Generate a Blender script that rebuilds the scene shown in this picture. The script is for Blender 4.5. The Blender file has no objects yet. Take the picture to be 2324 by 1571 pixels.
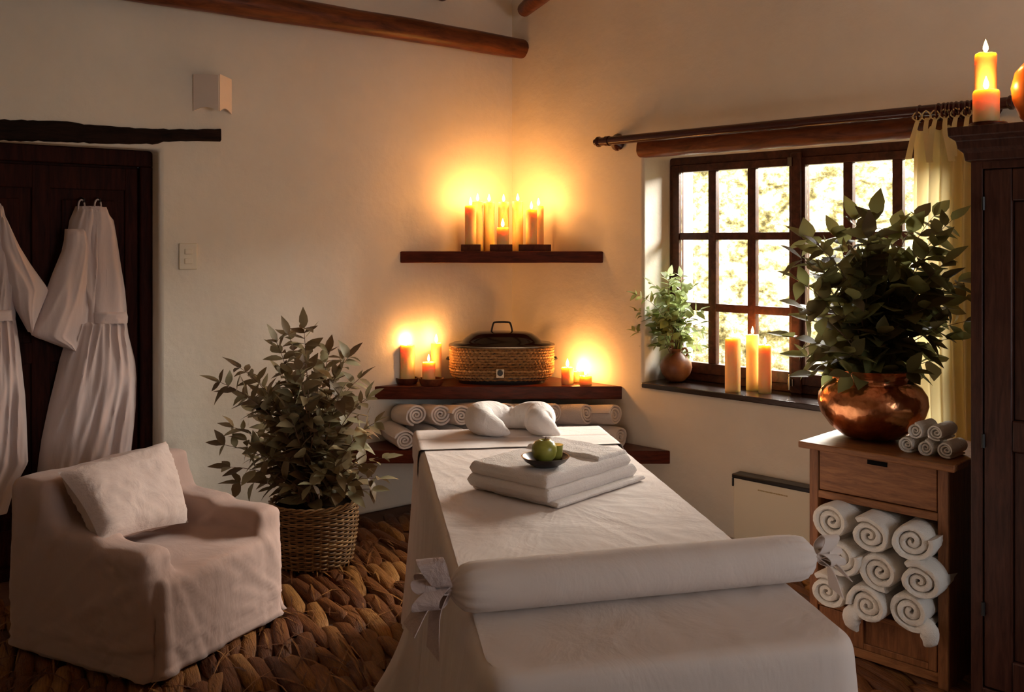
import bpy, math, random
from mathutils import Vector, Matrix, noise
random.seed(7)
PI = math.pi
COL = bpy.context.scene.collection
SC = bpy.context.scene

# ---------------------------------------------------------------- camera, world, lights
F, CX, CY, EYE = 2150.0, 1162.0, 548.0, 1.55
cam_d = bpy.data.cameras.new('camera'); cam = bpy.data.objects.new('camera', cam_d); COL.objects.link(cam)
cam.location = (0, 0, EYE); cam.rotation_euler = (PI/2, 0, 0)
cam_d.sensor_fit = 'HORIZONTAL'; cam_d.sensor_width = 36; cam_d.lens = 36*F/2324
cam_d.shift_y = -(785.5-CY)/2324; cam_d.clip_start = .05
SC.camera = cam
SC.view_settings.view_transform = 'Standard'; SC.view_settings.look = 'None'
SC.view_settings.gamma = 1; SC.view_settings.exposure = -.30; SC.view_settings.use_curve_mapping = False

cy_ = SC.cycles; cy_.max_bounces = 6; cy_.diffuse_bounces = 4; cy_.glossy_bounces = 2; cy_.transmission_bounces = 2; cy_.transparent_max_bounces = 8
cy_.caustics_reflective = False; cy_.caustics_refractive = False
w = bpy.data.worlds.new('sky'); SC.world = w; w.use_nodes = True
w.node_tree.nodes['Background'].inputs[0].default_value = (.80, .90, 1, 1)
w.node_tree.nodes['Background'].inputs[1].default_value = 4

C0 = Vector((0, 6.04, 0))                     # the room corner
UL = Vector((-.780, -.626, 0)).normalized()   # along the left wall, away from the corner
UR = Vector((.709, -.705, 0)).normalized()    # along the right wall, away from the corner
NL = Vector((.626, -.780, 0)).normalized()    # into the room
NR = Vector((-.705, -.709, 0)).normalized()

def lamp(kind, name, loc, power, color, size=None, target=None, size_y=None):
    d = bpy.data.lights.new(name, kind); d.energy = power; d.color = color
    o = bpy.data.objects.new(name, d); COL.objects.link(o); o.location = loc
    if kind == 'AREA':
        d.size = size
        if size_y: d.shape = 'RECTANGLE'; d.size_y = size_y
    elif kind == 'POINT': d.shadow_soft_size = size
    elif kind == 'SUN': d.angle = size
    if target is not None:
        o.rotation_euler = (Vector(target)-Vector(loc)).to_track_quat('-Z', 'Y').to_euler()
    return o
# daylight above the courtyard, falling through window_1
p = C0 + UR*1.9 - NR*2.35; lamp('AREA', 'courtyard_skylight', (p.x, p.y, 2.72), 1250, (1, .95, .87), 4.2, C0+UR*1.7+NR*2.0+Vector((0, 0, .8)), .8)
# fill light added in a made-up window opening behind the camera
p = C0 + UL*1.8 + UR*5.93; lamp('AREA', 'rear_fill_light', (p.x, p.y, 1.55), 16, (1, .93, .90), 1.6, (-1.6, 4.2, 2.1), 1.2)
lamp('SUN', 'sun', (2, 2, 8), 27, (1, .97, .90), .02, Vector((2, 2, 8))+Vector((.50, .60, -.85)))

# ---------------------------------------------------------------- frames: pixel rays meet planes of the place
def ray(px, py): return Vector(((px-CX)/F, 1, (CY-py)/F))
def on_z(px, py, z):
    r = ray(px, py); return Vector((0, 0, EYE)) + r*((z-EYE)/r.z)
def on_y(px, py, Y): return Vector((0, 0, EYE)) + ray(px, py)*Y
class Frame:
    def __init__(s, o, rz):
        s.o = Vector(o); s.rz = rz
        s.M = Matrix.Translation(s.o) @ Matrix.Rotation(rz, 4, 'Z'); s.I = s.M.inverted()
    def w(s, x, y=0, z=0): return s.M @ (x if isinstance(x, Vector) else Vector((x, y, z)))
    def l(s, p): return s.I @ Vector(p)
    def hit(s, px, py, y=0.0):                # where the line of sight meets the plane y of this frame (local)
        o = s.l((0, 0, EYE)); d = s.I.to_3x3() @ ray(px, py)
        return o + d*((y-o.y)/d.y)
FL = Frame(C0, math.atan2(.626, .780))        # x toward the corner, y into the wall
FRT = Frame(C0, math.atan2(-.705, .709))      # x away from the corner, y into the wall

# ---------------------------------------------------------------- mesh building
class MB:
    def __init__(s): s.v = []; s.f = []
    def add(s, vs, fs):
        b = len(s.v); s.v += [Vector(x) for x in vs]; s.f += [tuple(i+b for i in f) for f in fs]; return s
    def box(s, x0, x1, y0, y1, z0, z1, fn=None):
        vs = [Vector((x, y, z)) for z in (z0, z1) for y in (y0, y1) for x in (x0, x1)]
        if fn: vs = [fn(v) for v in vs]
        return s.add(vs, [(0, 2, 3, 1), (4, 5, 7, 6), (0, 1, 5, 4), (2, 6, 7, 3), (0, 4, 6, 2), (1, 3, 7, 5)])
    def lathe(s, prof, n=32, c=(0, 0, 0), fn=None):
        c = Vector(c); vs = []; fs = []
        for r, z in prof:
            for k in range(n):
                a = 2*PI*k/n; v = c+Vector((r*math.cos(a), r*math.sin(a), z)); vs.append(fn(v) if fn else v)
        m = len(prof)
        for i in range(m-1):
            for k in range(n):
                k2 = (k+1) % n; fs.append((i*n+k, i*n+k2, (i+1)*n+k2, (i+1)*n+k))
        if prof[0][0] > 1e-6: fs.append(tuple(reversed(range(n))))
        if prof[-1][0] > 1e-6: fs.append(tuple(range((m-1)*n, m*n)))
        return s.add(vs, fs)
    def tube(s, path, rad, n=10, flat=1.0, up=Vector((0, 0, 1)), cap=True):
        path = [Vector(p) for p in path]; m = len(path)
        if not hasattr(rad, '__len__'): rad = [rad]*m
        vs = []; fs = []
        for i, p in enumerate(path):
            t = (path[min(i+1, m-1)]-path[max(i-1, 0)]).normalized()
            a = t.cross(up)
            if a.length < 1e-3: a = t.cross(Vector((1, .3, 0)))
            a.normalize(); b = a.cross(t).normalized()
            for k in range(n):
                th = 2*PI*k/n; vs.append(p + a*math.cos(th)*rad[i] + b*math.sin(th)*rad[i]*flat)
        for i in range(m-1):
            for k in range(n):
                k2 = (k+1) % n; fs.append((i*n+k, i*n+k2, (i+1)*n+k2, (i+1)*n+k))
        if cap: fs.append(tuple(reversed(range(n)))); fs.append(tuple(range((m-1)*n, m*n)))
        return s.add(vs, fs)
    def grid(s, fn, nu, nv, closeu=False):
        vs = [fn(i/(nu if closeu else nu-1), j/(nv-1)) for j in range(nv) for i in range(nu)]
        fs = []
        for j in range(nv-1):
            for i in range(nu if closeu else nu-1):
                i2 = (i+1) % nu; fs.append((j*nu+i, j*nu+i2, (j+1)*nu+i2, (j+1)*nu+i))
        return s.add(vs, fs)
    def ribbon(s, path, width, th=.0015):
        path = [Vector(p) for p in path]; width = [Vector(q) for q in width]; m = len(path)
        vs = []; fs = []
        for i, p in enumerate(path):
            t = (path[min(i+1, m-1)]-path[max(i-1, 0)]).normalized(); n = t.cross(width[i]).normalized()*th
            vs += [p-width[i]-n, p+width[i]-n, p+width[i]+n, p-width[i]+n]
        for i in range(m-1):
            for k in range(4): fs.append((i*4+k, i*4+(k+1) % 4, (i+1)*4+(k+1) % 4, (i+1)*4+k))
        fs += [(3, 2, 1, 0), tuple(range(4*m-4, 4*m))]
        return s.add(vs, fs)
    def map(s, fn): s.v = [fn(v) for v in s.v]; return s

def mesh_of(name, mb, mat, ang=40, smooth=True):
    me = bpy.data.meshes.new(name); me.from_pydata([tuple(v) for v in mb.v], [], mb.f); me.update()
    import bmesh
    bm = bmesh.new(); bm.from_mesh(me); bmesh.ops.recalc_face_normals(bm, faces=bm.faces[:]); bm.to_mesh(me); bm.free()
    if smooth:
        me.polygons.foreach_set('use_smooth', [True]*len(me.polygons)); me.set_sharp_from_angle(angle=math.radians(ang))
    if mat: me.materials.append(mat)
    return me
def mods(o, bevel=0, sub=0, seg=2):
    if bevel:
        m = o.modifiers.new('bevel', 'BEVEL'); m.width = bevel; m.segments = seg; m.limit_method = 'ANGLE'; m.angle_limit = math.radians(35); m.harden_normals = False
    if sub:
        m = o.modifiers.new('sub', 'SUBSURF'); m.levels = sub; m.render_levels = sub
def part(name, mb, mat, parent, bevel=0, sub=0, ang=40, label=None, world=False, smooth=True):
    """a part: one mesh under its thing; coordinates local to the parent unless world"""
    if world:
        inv = wm(parent).inverted(); mb.map(lambda v: inv @ v)
    o = bpy.data.objects.new(name, mesh_of(name, mb, mat, ang, smooth)); COL.objects.link(o); o.parent = parent
    mods(o, bevel, sub)
    if label: o['label'] = label
    return o
def wm(o):
    M = Matrix.Translation(o.location) @ o.rotation_euler.to_matrix().to_4x4()
    return wm(o.parent) @ M if o.parent else M
def tag(o, label=None, cat=None, group=None, kind=None):
    if label: o['label'] = label
    if cat: o['category'] = cat
    if group: o['group'] = group
    if kind: o['kind'] = kind
    return o
def thing(name, label, cat, loc=(0, 0, 0), rz=0, group=None, kind=None):
    o = bpy.data.objects.new(name, None); COL.objects.link(o); o.location = loc; o.rotation_euler = (0, 0, rz); o.empty_display_size = .1
    return tag(o, label, cat, group, kind)
def solo(name, mb, mat, base, label=None, cat=None, group=None, kind=None, rz=0, bevel=0, sub=0, ang=40, world=True, smooth=True):
    """a thing that is one mesh; coordinates world unless told otherwise"""
    if world:
        inv = (Matrix.Translation(Vector(base)) @ Matrix.Rotation(rz, 4, 'Z')).inverted(); mb.map(lambda v: inv @ v)
    o = bpy.data.objects.new(name, mesh_of(name, mb, mat, ang, smooth)); COL.objects.link(o); o.location = base; o.rotation_euler = (0, 0, rz)
    mods(o, bevel, sub)
    return tag(o, label, cat, group, kind)
def copy_tree(o, parent=None):
    c = o.copy(); COL.objects.link(c)
    if parent: c.parent = parent
    for ch in [x for x in COL.objects if x.parent == o]: copy_tree(ch, c)
    return c
def bake(o):
    dg = bpy.context.evaluated_depsgraph_get(); me = bpy.data.meshes.new_from_object(o.evaluated_get(dg))
    o.modifiers.clear(); o.data = me; return o
def nz(x, y, z=0.0): return noise.noise(Vector((x, y, z)))
def lerp(a, b, t): return a+(b-a)*t
def interp(tab, x):
    if x <= tab[0][0]: return tab[0][1:]
    for a, b in zip(tab, tab[1:]):
        if x <= b[0]:
            t = (x-a[0])/(b[0]-a[0]); return tuple(lerp(p_, q_, t) for p_, q_ in zip(a[1:], b[1:]))
    return tab[-1][1:]
def catmull(P, n=6):
    P = [Vector(q) for q in P]; Q = [P[0]*2-P[1]]+P+[P[-1]*2-P[-2]]; out = []
    for i in range(1, len(Q)-2):
        for k in range(n):
            t = k/n; a, b, c, d = Q[i-1:i+3]
            out.append(.5*((2*b)+(c-a)*t+(2*a-5*b+4*c-d)*t*t+(3*b-a-3*c+d)*t**3))
    out.append(P[-1]); return out

# ---------------------------------------------------------------- materials
def mat(name, base, rough=.6, spec=.5, metal=0, **kw):
    m = bpy.data.materials.new(name); m.use_nodes = True; nt = m.node_tree; b = nt.nodes['Principled BSDF']
    b.inputs['Base Color'].default_value = (*base, 1); b.inputs['Roughness'].default_value = rough
    b.inputs['Specular IOR Level'].default_value = spec; b.inputs['Metallic'].default_value = metal
    for k, v in kw.items(): b.inputs[k.replace('_', ' ')].default_value = v
    return m
def N(m, t): return m.node_tree.nodes.new(t)
def L(m, a, b): m.node_tree.links.new(a, b)
def coords(m, scale=(1, 1, 1)):
    tc = N(m, 'ShaderNodeTexCoord'); mp = N(m, 'ShaderNodeMapping'); mp.inputs['Scale'].default_value = scale
    L(m, tc.outputs['Object'], mp.inputs['Vector']); return mp.outputs[0]
def noise_tex(m, vec, scale, detail=4, rough=.6, dist=0):
    n = N(m, 'ShaderNodeTexNoise'); n.inputs['Scale'].default_value = scale; n.inputs['Detail'].default_value = detail
    n.inputs['Roughness'].default_value = rough; n.inputs['Distortion'].default_value = dist
    L(m, vec, n.inputs['Vector']); return n.outputs['Fac']
def ramp(m, fac, stops):
    r = N(m, 'ShaderNodeValToRGB'); e = r.color_ramp.elements
    e[0].position = stops[0][0]; e[0].color = (*stops[0][1], 1); e[1].position = stops[-1][0]; e[1].color = (*stops[-1][1], 1)
    for p_, c in stops[1:-1]: k = e.new(p_); k.color = (*c, 1)
    L(m, fac, r.inputs[0]); return r.outputs[0]
def bump(m, fac, strength, dist=.01, prev=None):
    b = N(m, 'ShaderNodeBump'); b.inputs['Strength'].default_value = strength; b.inputs['Distance'].default_value = dist
    L(m, fac, b.inputs['Height'])
    if prev: L(m, prev, b.inputs['Normal'])
    return b.outputs[0]
def P(m): return m.node_tree.nodes['Principled BSDF'].inputs

def plaster(name, c):
    m = mat(name, c, .9, .2); v = coords(m)
    L(m, ramp(m, noise_tex(m, v, 1.7, 5), [(.3, tuple(x*.90 for x in c)), (.7, tuple(min(1, x*1.04) for x in c))]), P(m)['Base Color'])
    b1 = bump(m, noise_tex(m, v, 3.5, 3, .5), .45, .03); b2 = bump(m, noise_tex(m, v, 38, 6, .65), .28, .006, b1); L(m, b2, P(m)['Normal'])
    return m
def wood(name, c1, c2, scale=(1, 1, 1), rough=.45, freq=9, bm=.35):
    m = mat(name, c1, rough, .25); v = coords(m, scale)
    f = noise_tex(m, v, freq, 8, .65, .6)
    L(m, ramp(m, f, [(.32, c1), (.68, c2)]), P(m)['Base Color']); L(m, bump(m, f, bm, .004), P(m)['Normal'])
    return m
def cloth(name, c, wr=.3, wscale=7, fine=420, fb=.12, stretch=(1, 1, .45), trans=0):
    m = mat(name, c, .92, .12); v = coords(m, stretch); v2 = coords(m)
    b1 = bump(m, noise_tex(m, v, wscale, 5, .55, .5), wr, .03); b2 = bump(m, noise_tex(m, v2, fine, 2), fb, .002, b1); L(m, b2, P(m)['Normal'])
    P(m)['Sheen Weight'].default_value = .15
    if trans:
        t = N(m, 'ShaderNodeBsdfTranslucent'); t.inputs[0].default_value = (*c, 1); mx = N(m, 'ShaderNodeMixShader'); mx.inputs[0].default_value = trans
        out = m.node_tree.nodes['Material Output']; L(m, m.node_tree.nodes['Principled BSDF'].outputs[0], mx.inputs[1]); L(m, t.outputs[0], mx.inputs[2]); L(m, mx.outputs[0], out.inputs[0])
    return m
def terry(name, c):
    m = mat(name, c, .95, .08); v = coords(m)
    b1 = bump(m, noise_tex(m, v, 28, 3), .5, .012); b2 = bump(m, noise_tex(m, v, 260, 3, .7), .9, .004, b1); L(m, b2, P(m)['Normal'])
    P(m)['Sheen Weight'].default_value = .25
    return m
def leafy(name, dark, mid, light, trans=.32):
    m = mat(name, mid, .5, .35); g = N(m, 'ShaderNodeNewGeometry')
    c = ramp(m, g.outputs['Random Per Island'], [(0, dark), (.5, mid), (1, light)]); L(m, c, P(m)['Base Color'])
    t = N(m, 'ShaderNodeBsdfTranslucent'); L(m, c, t.inputs[0]); mx = N(m, 'ShaderNodeMixShader'); mx.inputs[0].default_value = trans
    out = m.node_tree.nodes['Material Output']; L(m, m.node_tree.nodes['Principled BSDF'].outputs[0], mx.inputs[1]); L(m, t.outputs[0], mx.inputs[2]); L(m, mx.outputs[0], out.inputs[0])
    return m
def straw(name, c1, c2, c3, fs=(1, 1, 1), freq=60, rough=.65, bm=.6):
    m = mat(name, c2, rough, .3); g = N(m, 'ShaderNodeNewGeometry'); v = coords(m, fs)
    base = ramp(m, g.outputs['Random Per Island'], [(0, c1), (.5, c2), (1, c3)])
    f = noise_tex(m, v, freq, 4, .7); dk = ramp(m, f, [(.3, (.28, .22, .18)), (.62, (1, 1, 1))])
    mx = N(m, 'ShaderNodeMixRGB'); mx.blend_type = 'MULTIPLY'; mx.inputs[0].default_value = .8; L(m, base, mx.inputs[1]); L(m, dk, mx.inputs[2]); L(m, mx.outputs[0], P(m)['Base Color'])
    L(m, bump(m, f, bm, .006), P(m)['Normal']); return m

M_WALL = plaster('wall_plaster', (.80, .74, .635))
M_CEIL = plaster('ceiling_plaster', (.78, .70, .58))
M_REVEAL = M_WALL
M_BEAM = wood('log_wood', (.045, .012, .006), (.19, .055, .018), (1, 6, 6), .38, 5)
M_LINTEL = wood('lintel_wood', (.006, .005, .004), (.028, .014, .010), (1, 7, 7), .8, 6, .8); P(M_LINTEL)['Specular IOR Level'].default_value = .08
M_DOOR = wood('door_wood', (.014, .003, .002), (.048, .011, .006), (7, 7, .7), .6, 6); P(M_DOOR)['Specular IOR Level'].default_value = .08
M_FRAME = wood('window_frame_wood', (.035, .013, .009), (.10, .034, .02), (5, 5, 5), .4, 5)
M_SHELF = wood('shelf_wood', (.045, .008, .004), (.15, .028, .012), (1.2, 9, 9), .32, 6)
M_SILL = wood('sill_wood', (.010, .006, .005), (.035, .017, .012), (1, 6, 6), .16, 6); P(M_SILL)['Specular IOR Level'].default_value = .9
M_CAB = wood('cabinet_wood', (.15, .052, .018), (.34, .14, .050), (1.2, 9, 9), .42, 7)
M_CABV = wood('cabinet_upright_wood', (.13, .045, .016), (.29, .115, .042), (9, 9, 1), .42, 7)
M_WARD = wood('wardrobe_wood', (.032, .010, .007), (.085, .030, .018), (9, 9, 1), .40, 7)
M_STAND = wood('candle_stand_wood', (.06, .012, .006), (.16, .04, .015), (3, 3, 3), .4, 8)
M_ROD = mat('rod_varnish', (.045, .008, .006), .22, .6)
M_DARK = mat('dark_gap', (.004, .003, .003), .9, .1)
M_SHEET = cloth('table_sheet_cotton', (.70, .60, .54), .35, 5, 500, .08, (1, 1, .5))
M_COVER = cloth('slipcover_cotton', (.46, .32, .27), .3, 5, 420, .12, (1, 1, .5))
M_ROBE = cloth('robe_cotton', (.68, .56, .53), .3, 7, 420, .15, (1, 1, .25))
M_PILLOW = cloth('pillow_cotton', (.78, .71, .66), .4, 14, 420, .08, (1, 1, 1))
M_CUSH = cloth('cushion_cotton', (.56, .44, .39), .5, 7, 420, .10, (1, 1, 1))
M_CURTAIN = cloth('curtain_muslin', (.86, .74, .42), .3, 7, 500, .15, (1, 1, .15), .45)
M_SHEER = cloth('organza', (.58, .45, .41), .5, 20, 500, .2, (1, 1, 1), .15)
M_TERRY = terry('terry_towel', (.84, .75, .69))
M_TERRY2 = terry('terry_towel_cream', (.80, .74, .66))
M_SWITCH = mat('cream_plastic', (.72, .64, .48), .35)
M_SCONCE = mat('sconce_plaster', (.82, .70, .60), .8)
M_IRON = mat('black_iron', (.008, .007, .007), .5)
M_BRASS = mat('brass', (.6, .45, .2), .3, .5, 1)
M_GREENAPPLE = mat('apple_skin', (.36, .42, .03), .3, .5)
v = coords(M_GREENAPPLE); L(M_GREENAPPLE, ramp(M_GREENAPPLE, noise_tex(M_GREENAPPLE, v, 30, 4), [(.3, (.25, .25, .03)), (.7, (.38, .36, .07))]), P(M_GREENAPPLE)['Base Color'])
M_BOWL = mat('dark_wooden_bowl', (.018, .009, .007), .32)
M_CLAY = mat('clay', (.20, .075, .03), .45); v = coords(M_CLAY); L(M_CLAY, ramp(M_CLAY, noise_tex(M_CLAY, v, 9, 5), [(.35, (.13, .042, .018)), (.7, (.30, .13, .05))]), P(M_CLAY)['Base Color'])
M_ORANGE = mat('orange_glaze', (.85, .25, .04), .3)
M_COPPER = mat('hammered_copper', (.80, .32, .13), .22, .5, 1)
v = coords(M_COPPER); vo = N(M_COPPER, 'ShaderNodeTexVoronoi'); vo.inputs['Scale'].default_value = 34; L(M_COPPER, v, vo.inputs['Vector'])
L(M_COPPER, bump(M_COPPER, vo.outputs['Distance'], .35, .004, bump(M_COPPER, noise_tex(M_COPPER, v, 9, 3), .3, .02)), P(M_COPPER)['Normal'])
L(M_COPPER, ramp(M_COPPER, noise_tex(M_COPPER, v, 6, 7, .7), [(.35, (.36, .10, .04)), (.6, (.86, .38, .17))]), P(M_COPPER)['Base Color'])
M_WAX = mat('candle_wax', (.93, .64, .27), .45, .4); P(M_WAX)['Subsurface Weight'].default_value = .85; P(M_WAX)['Subsurface Radius'].default_value = (.050, .028, .010); P(M_WAX)['Subsurface Scale'].default_value = .9
M_WICK = mat('wick', (.01, .008, .006), .9)
M_HEATER = mat('heater_cream', (.84, .77, .60), .4)
M_BLACKPL = mat('black_plastic', (.008, .008, .010), .35)
M_GOLD = mat('gold_print', (.45, .32, .12), .5)
M_LID = mat('black_enamel', (.006, .005, .006), .12, .6)
M_STEEL = mat('steel_trim', (.34, .27, .19), .25, .5, 1)
M_ROPE = straw('rope_fibre', (.34, .16, .05), (.48, .25, .09), (.60, .34, .14), (1, 1, 1), 75, .7, 1.0)
M_BASKET = straw('basket_willow', (.13, .060, .018), (.25, .13, .045), (.36, .21, .08), (3, 3, 14), 40, .5, .5)
M_MAT = straw('floor_straw', (.10, .028, .006), (.20, .068, .014), (.36, .17, .045), (14, 14, 3), 9, .5, 1.0)
def mat_floor_dir():
    nt = M_MAT.node_tree
    for n in nt.nodes:
        if n.bl_idname == 'ShaderNodeMapping':
            n.inputs['Scale'].default_value = (1.6, 17, 8); m2 = nt.nodes.new('ShaderNodeMapping'); m2.inputs['Rotation'].default_value = (0, 0, math.atan2(.91, .42))
            src = n.inputs['Vector'].links[0].from_socket; nt.links.new(src, m2.inputs['Vector']); nt.links.new(m2.outputs[0], n.inputs['Vector'])
            break
mat_floor_dir()
M_LEAF_A = leafy('eucalyptus_leaf_dusty', (.13, .080, .042), (.22, .165, .085), (.34, .32, .19), .2)
M_LEAF_B = leafy('eucalyptus_leaf_dark', (.09, .060, .026), (.17, .150, .050), (.28, .29, .11), .45)
M_LEAF_C = leafy('eucalyptus_leaf_fresh', (.18, .20, .07), (.33, .40, .14), (.5, .60, .36), .4)
M_STEM = mat('plant_stem', (.12, .055, .025), .6)
M_GLASS = bpy.data.materials.new('window_glass'); M_GLASS.use_nodes = True
_n = M_GLASS.node_tree; _n.nodes.remove(_n.nodes['Principled BSDF'])
_t = N(M_GLASS, 'ShaderNodeBsdfTransparent'); _g = N(M_GLASS, 'ShaderNodeBsdfGlossy'); _g.inputs['Roughness'].default_value = .02
_f = N(M_GLASS, 'ShaderNodeFresnel'); _f.inputs[0].default_value = 1.3; _m = N(M_GLASS, 'ShaderNodeMixShader')
L(M_GLASS, _f.outputs[0], _m.inputs[0]); L(M_GLASS, _t.outputs[0], _m.inputs[1]); L(M_GLASS, _g.outputs[0], _m.inputs[2]); L(M_GLASS, _m.outputs[0], _n.nodes['Material Output'].inputs[0])
M_FLAME = bpy.data.materials.new('flame'); M_FLAME.use_nodes = True
_n = M_FLAME.node_tree; _n.nodes.remove(_n.nodes['Principled BSDF'])
_t = N(M_FLAME, 'ShaderNodeBsdfTransparent'); _e = N(M_FLAME, 'ShaderNodeEmission'); _e.inputs[0].default_value = (1, .62, .22, 1); _e.inputs[1].default_value = 14
_a = N(M_FLAME, 'ShaderNodeAddShader'); L(M_FLAME, _t.outputs[0], _a.inputs[0]); L(M_FLAME, _e.outputs[0], _a.inputs[1]); L(M_FLAME, _a.outputs[0], _n.nodes['Material Output'].inputs[0])
M_STONE = mat('courtyard_stone', (.7, .65, .5), .9, .1)
v = coords(M_STONE, (1, 1, 1.5)); wob = N(M_STONE, 'ShaderNodeTexNoise'); wob.inputs['Scale'].default_value = 3; L(M_STONE, v, wob.inputs['Vector'])
mx = N(M_STONE, 'ShaderNodeMixRGB'); mx.inputs[0].default_value = .12; L(M_STONE, v, mx.inputs[1]); L(M_STONE, wob.outputs['Color'], mx.inputs[2])
vo = N(M_STONE, 'ShaderNodeTexVoronoi'); vo.feature = 'DISTANCE_TO_EDGE'; vo.inputs['Scale'].default_value = 3.2; L(M_STONE, mx.outputs[0], vo.inputs['Vector'])
joint = ramp(M_STONE, vo.outputs['Distance'], [(0, (.03, .03, .02)), (.035, (.3, .3, .25)), (.07, (1, 1, 1))])
sc_ = ramp(M_STONE, noise_tex(M_STONE, v, 7, 8, .75), [(.36, (.04, .032, .012)), (.44, (.16, .13, .05)), (.52, (.36, .32, .17)), (.60, (.80, .78, .70))])
mx2 = N(M_STONE, 'ShaderNodeMixRGB'); mx2.blend_type = 'MULTIPLY'; mx2.inputs[0].default_value = .6; L(M_STONE, sc_, mx2.inputs[1]); L(M_STONE, joint, mx2.inputs[2]); L(M_STONE, mx2.outputs[0], P(M_STONE)['Base Color'])
L(M_STONE, bump(M_STONE, vo.outputs['Distance'], .8, .05), P(M_STONE)['Normal'])
M_GROUND = mat('courtyard_ground', (.5, .46, .38), .9)
M_FLOOR = mat('floor_clay', (.10, .05, .03), .8); v = coords(M_FLOOR); L(M_FLOOR, ramp(M_FLOOR, noise_tex(M_FLOOR, v, 8, 5), [(.3, (.07, .03, .02)), (.7, (.14, .07, .04))]), P(M_FLOOR)['Base Color'])

# ---------------------------------------------------------------- room shell
ZC, LEN = 3.25, 6.0
def wall_grid(name, fr, xs, zs, hole, thick, bev=0, m=M_WALL, nsub=1):
    """a wall in its frame, y 0..thick, with one opening at cell `hole`"""
    mb = MB(); idx = {}
    def vid(i, k, s):
        if (i, k, s) not in idx: idx[(i, k, s)] = len(mb.v); mb.v.append(Vector((xs[i], thick if s else 0, zs[k])))
        return idx[(i, k, s)]
    nx, nzz = len(xs)-1, len(zs)-1
    solid = lambda i, k: 0 <= i < nx and 0 <= k < nzz and (i, k) not in hole
    for i in range(nx):
        for k in range(nzz):
            if not solid(i, k): continue
            for s in (0, 1): mb.f.append((vid(i, k, s), vid(i+1, k, s), vid(i+1, k+1, s), vid(i, k+1, s)))
            for (di, dk, a, b) in ((-1, 0, (i, k), (i, k+1)), (1, 0, (i+1, k), (i+1, k+1)), (0, -1, (i, k), (i+1, k)), (0, 1, (i, k+1), (i+1, k+1))):
                if not solid(i+di, k+dk): mb.f.append((vid(*a, 0), vid(*b, 0), vid(*b, 1), vid(*a, 1)))
    o = solo(name, mb, m, fr.o, kind='structure', rz=fr.rz, world=False, ang=30)
    if bev: mods(o, bev, seg=4)
    return o
DOORX = FL.hit(362, 600, 0).x; DTOP = 2.0
wall_grid('wall_left', FL, [-LEN-.3, DOORX-1.05, DOORX, .45], [0, DTOP, ZC], {(1, 0)}, .45, .022)
WX0 = FRT.hit(1460, 600, 0).x
YF = .253
WFX0 = FRT.hit(1520, 600, YF).x; WM = FRT.hit(1811, 600, YF).x; WFX1 = 2*WM-WFX0
WX1 = WFX1+(WFX0-WX0)*.2
SILLZ = .762; WTOP = 2.03
wall_grid('wall_right', FRT, [-.3, WX0, WX1, LEN+.3], [0, SILLZ-.03, WTOP, ZC], {(1, 1)}, .5, .018)
Lc, Rc = C0+UL*LEN, C0+UR*LEN
FB1 = Frame(Lc, FRT.rz)                       # wall opposite the right wall
FB2 = Frame(Rc, FL.rz)                        # wall opposite the left wall
solo('wall_back', MB().box(-.4, LEN+.4, -.3, 0, 0, ZC), M_WALL, FB1.o, kind='structure', rz=FB1.rz, world=False)
def b2(xs, zs): pass
wall_grid('wall_front', Frame(Rc-Vector((0, 0, 0))+NL*.3, FL.rz), [-LEN-.3, -2.6, -1.0, .3], [0, .95, 2.15, ZC], {(1, 1)}, .3)  # opening added for the rear fill light
def poly_slab(name, pts, z0, z1, m, kind='structure', **kw):
    n = len(pts); mb = MB().add([(p_[0], p_[1], z0) for p_ in pts]+[(p_[0], p_[1], z1) for p_ in pts], [tuple(reversed(range(n))), tuple(range(n, 2*n))]+[(i, (i+1) % n, n+(i+1) % n, n+i) for i in range(n)])
    return solo(name, mb, m, (pts[0][0], pts[0][1], z0), kind=kind, **kw)
Bc = C0+UL*LEN+UR*LEN
out = [C0-(NL+NR)*.5, Rc+UR*.5-NR*.4, Bc+(UL+UR)*.5, Lc+UL*.5-NL*.4]
poly_slab('floor', out, -.12, 0, M_FLOOR)
poly_slab('ceiling', out, ZC, ZC+.15, M_CEIL)
# courtyard
q0, q1 = C0-UR*4-NR*.55, C0+UR*9-NR*.55
poly_slab('ground', [q0, q1, q1-NR*6, q0-NR*6], -.25, -.05, M_GROUND)
s0, s1 = C0-UR*4-NR*2.9, C0+UR*9-NR*2.9
poly_slab('wall_outside', [s0, s1, s1-NR*.5, s0-NR*.5], -.06, 3.3, M_STONE)

# door in the left wall
door = thing('door_1', 'dark panelled wooden door set back in the left wall', None, FL.w(DOORX-.525, .14, 0), FL.rz, kind='structure')
mb = MB(); HW = .525
mb.box(-HW, HW, -.04, .02, 1.92, 2.0).box(HW-.06, HW, -.04, .02, 0, 1.92).box(-HW, -HW+.06, -.04, .02, 0, 1.92).box(-HW, HW, -.05, .04, 0, .045)
part('door_frame', mb, M_DOOR, door, .006)
mb = MB().box(-HW+.06, HW-.06, .0, .04, .045, 1.92)
leaf = part('door_leaf', mb, M_DOOR, door)
mb = MB()
for a, b in ((-.46, -.38), (-.02, .06), (.40, .46)): mb.box(a, b, -.015, .0, .06, 1.91)
for a, b in ((.06, .22), (.98, 1.08), (1.80, 1.91)): mb.box(-.46, .46, -.013, .0, a, b)
part('door_rails', mb, M_DOOR, door, .004)
mb = MB()
for a, b in ((-.36, -.04), (.08, .38)):
    for c, d in ((.24, .96), (1.10, 1.78)): mb.box(a+.03, b-.03, -.010, 0, c+.03, d-.03)
part('door_panel', mb, M_DOOR, door, .01)
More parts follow.
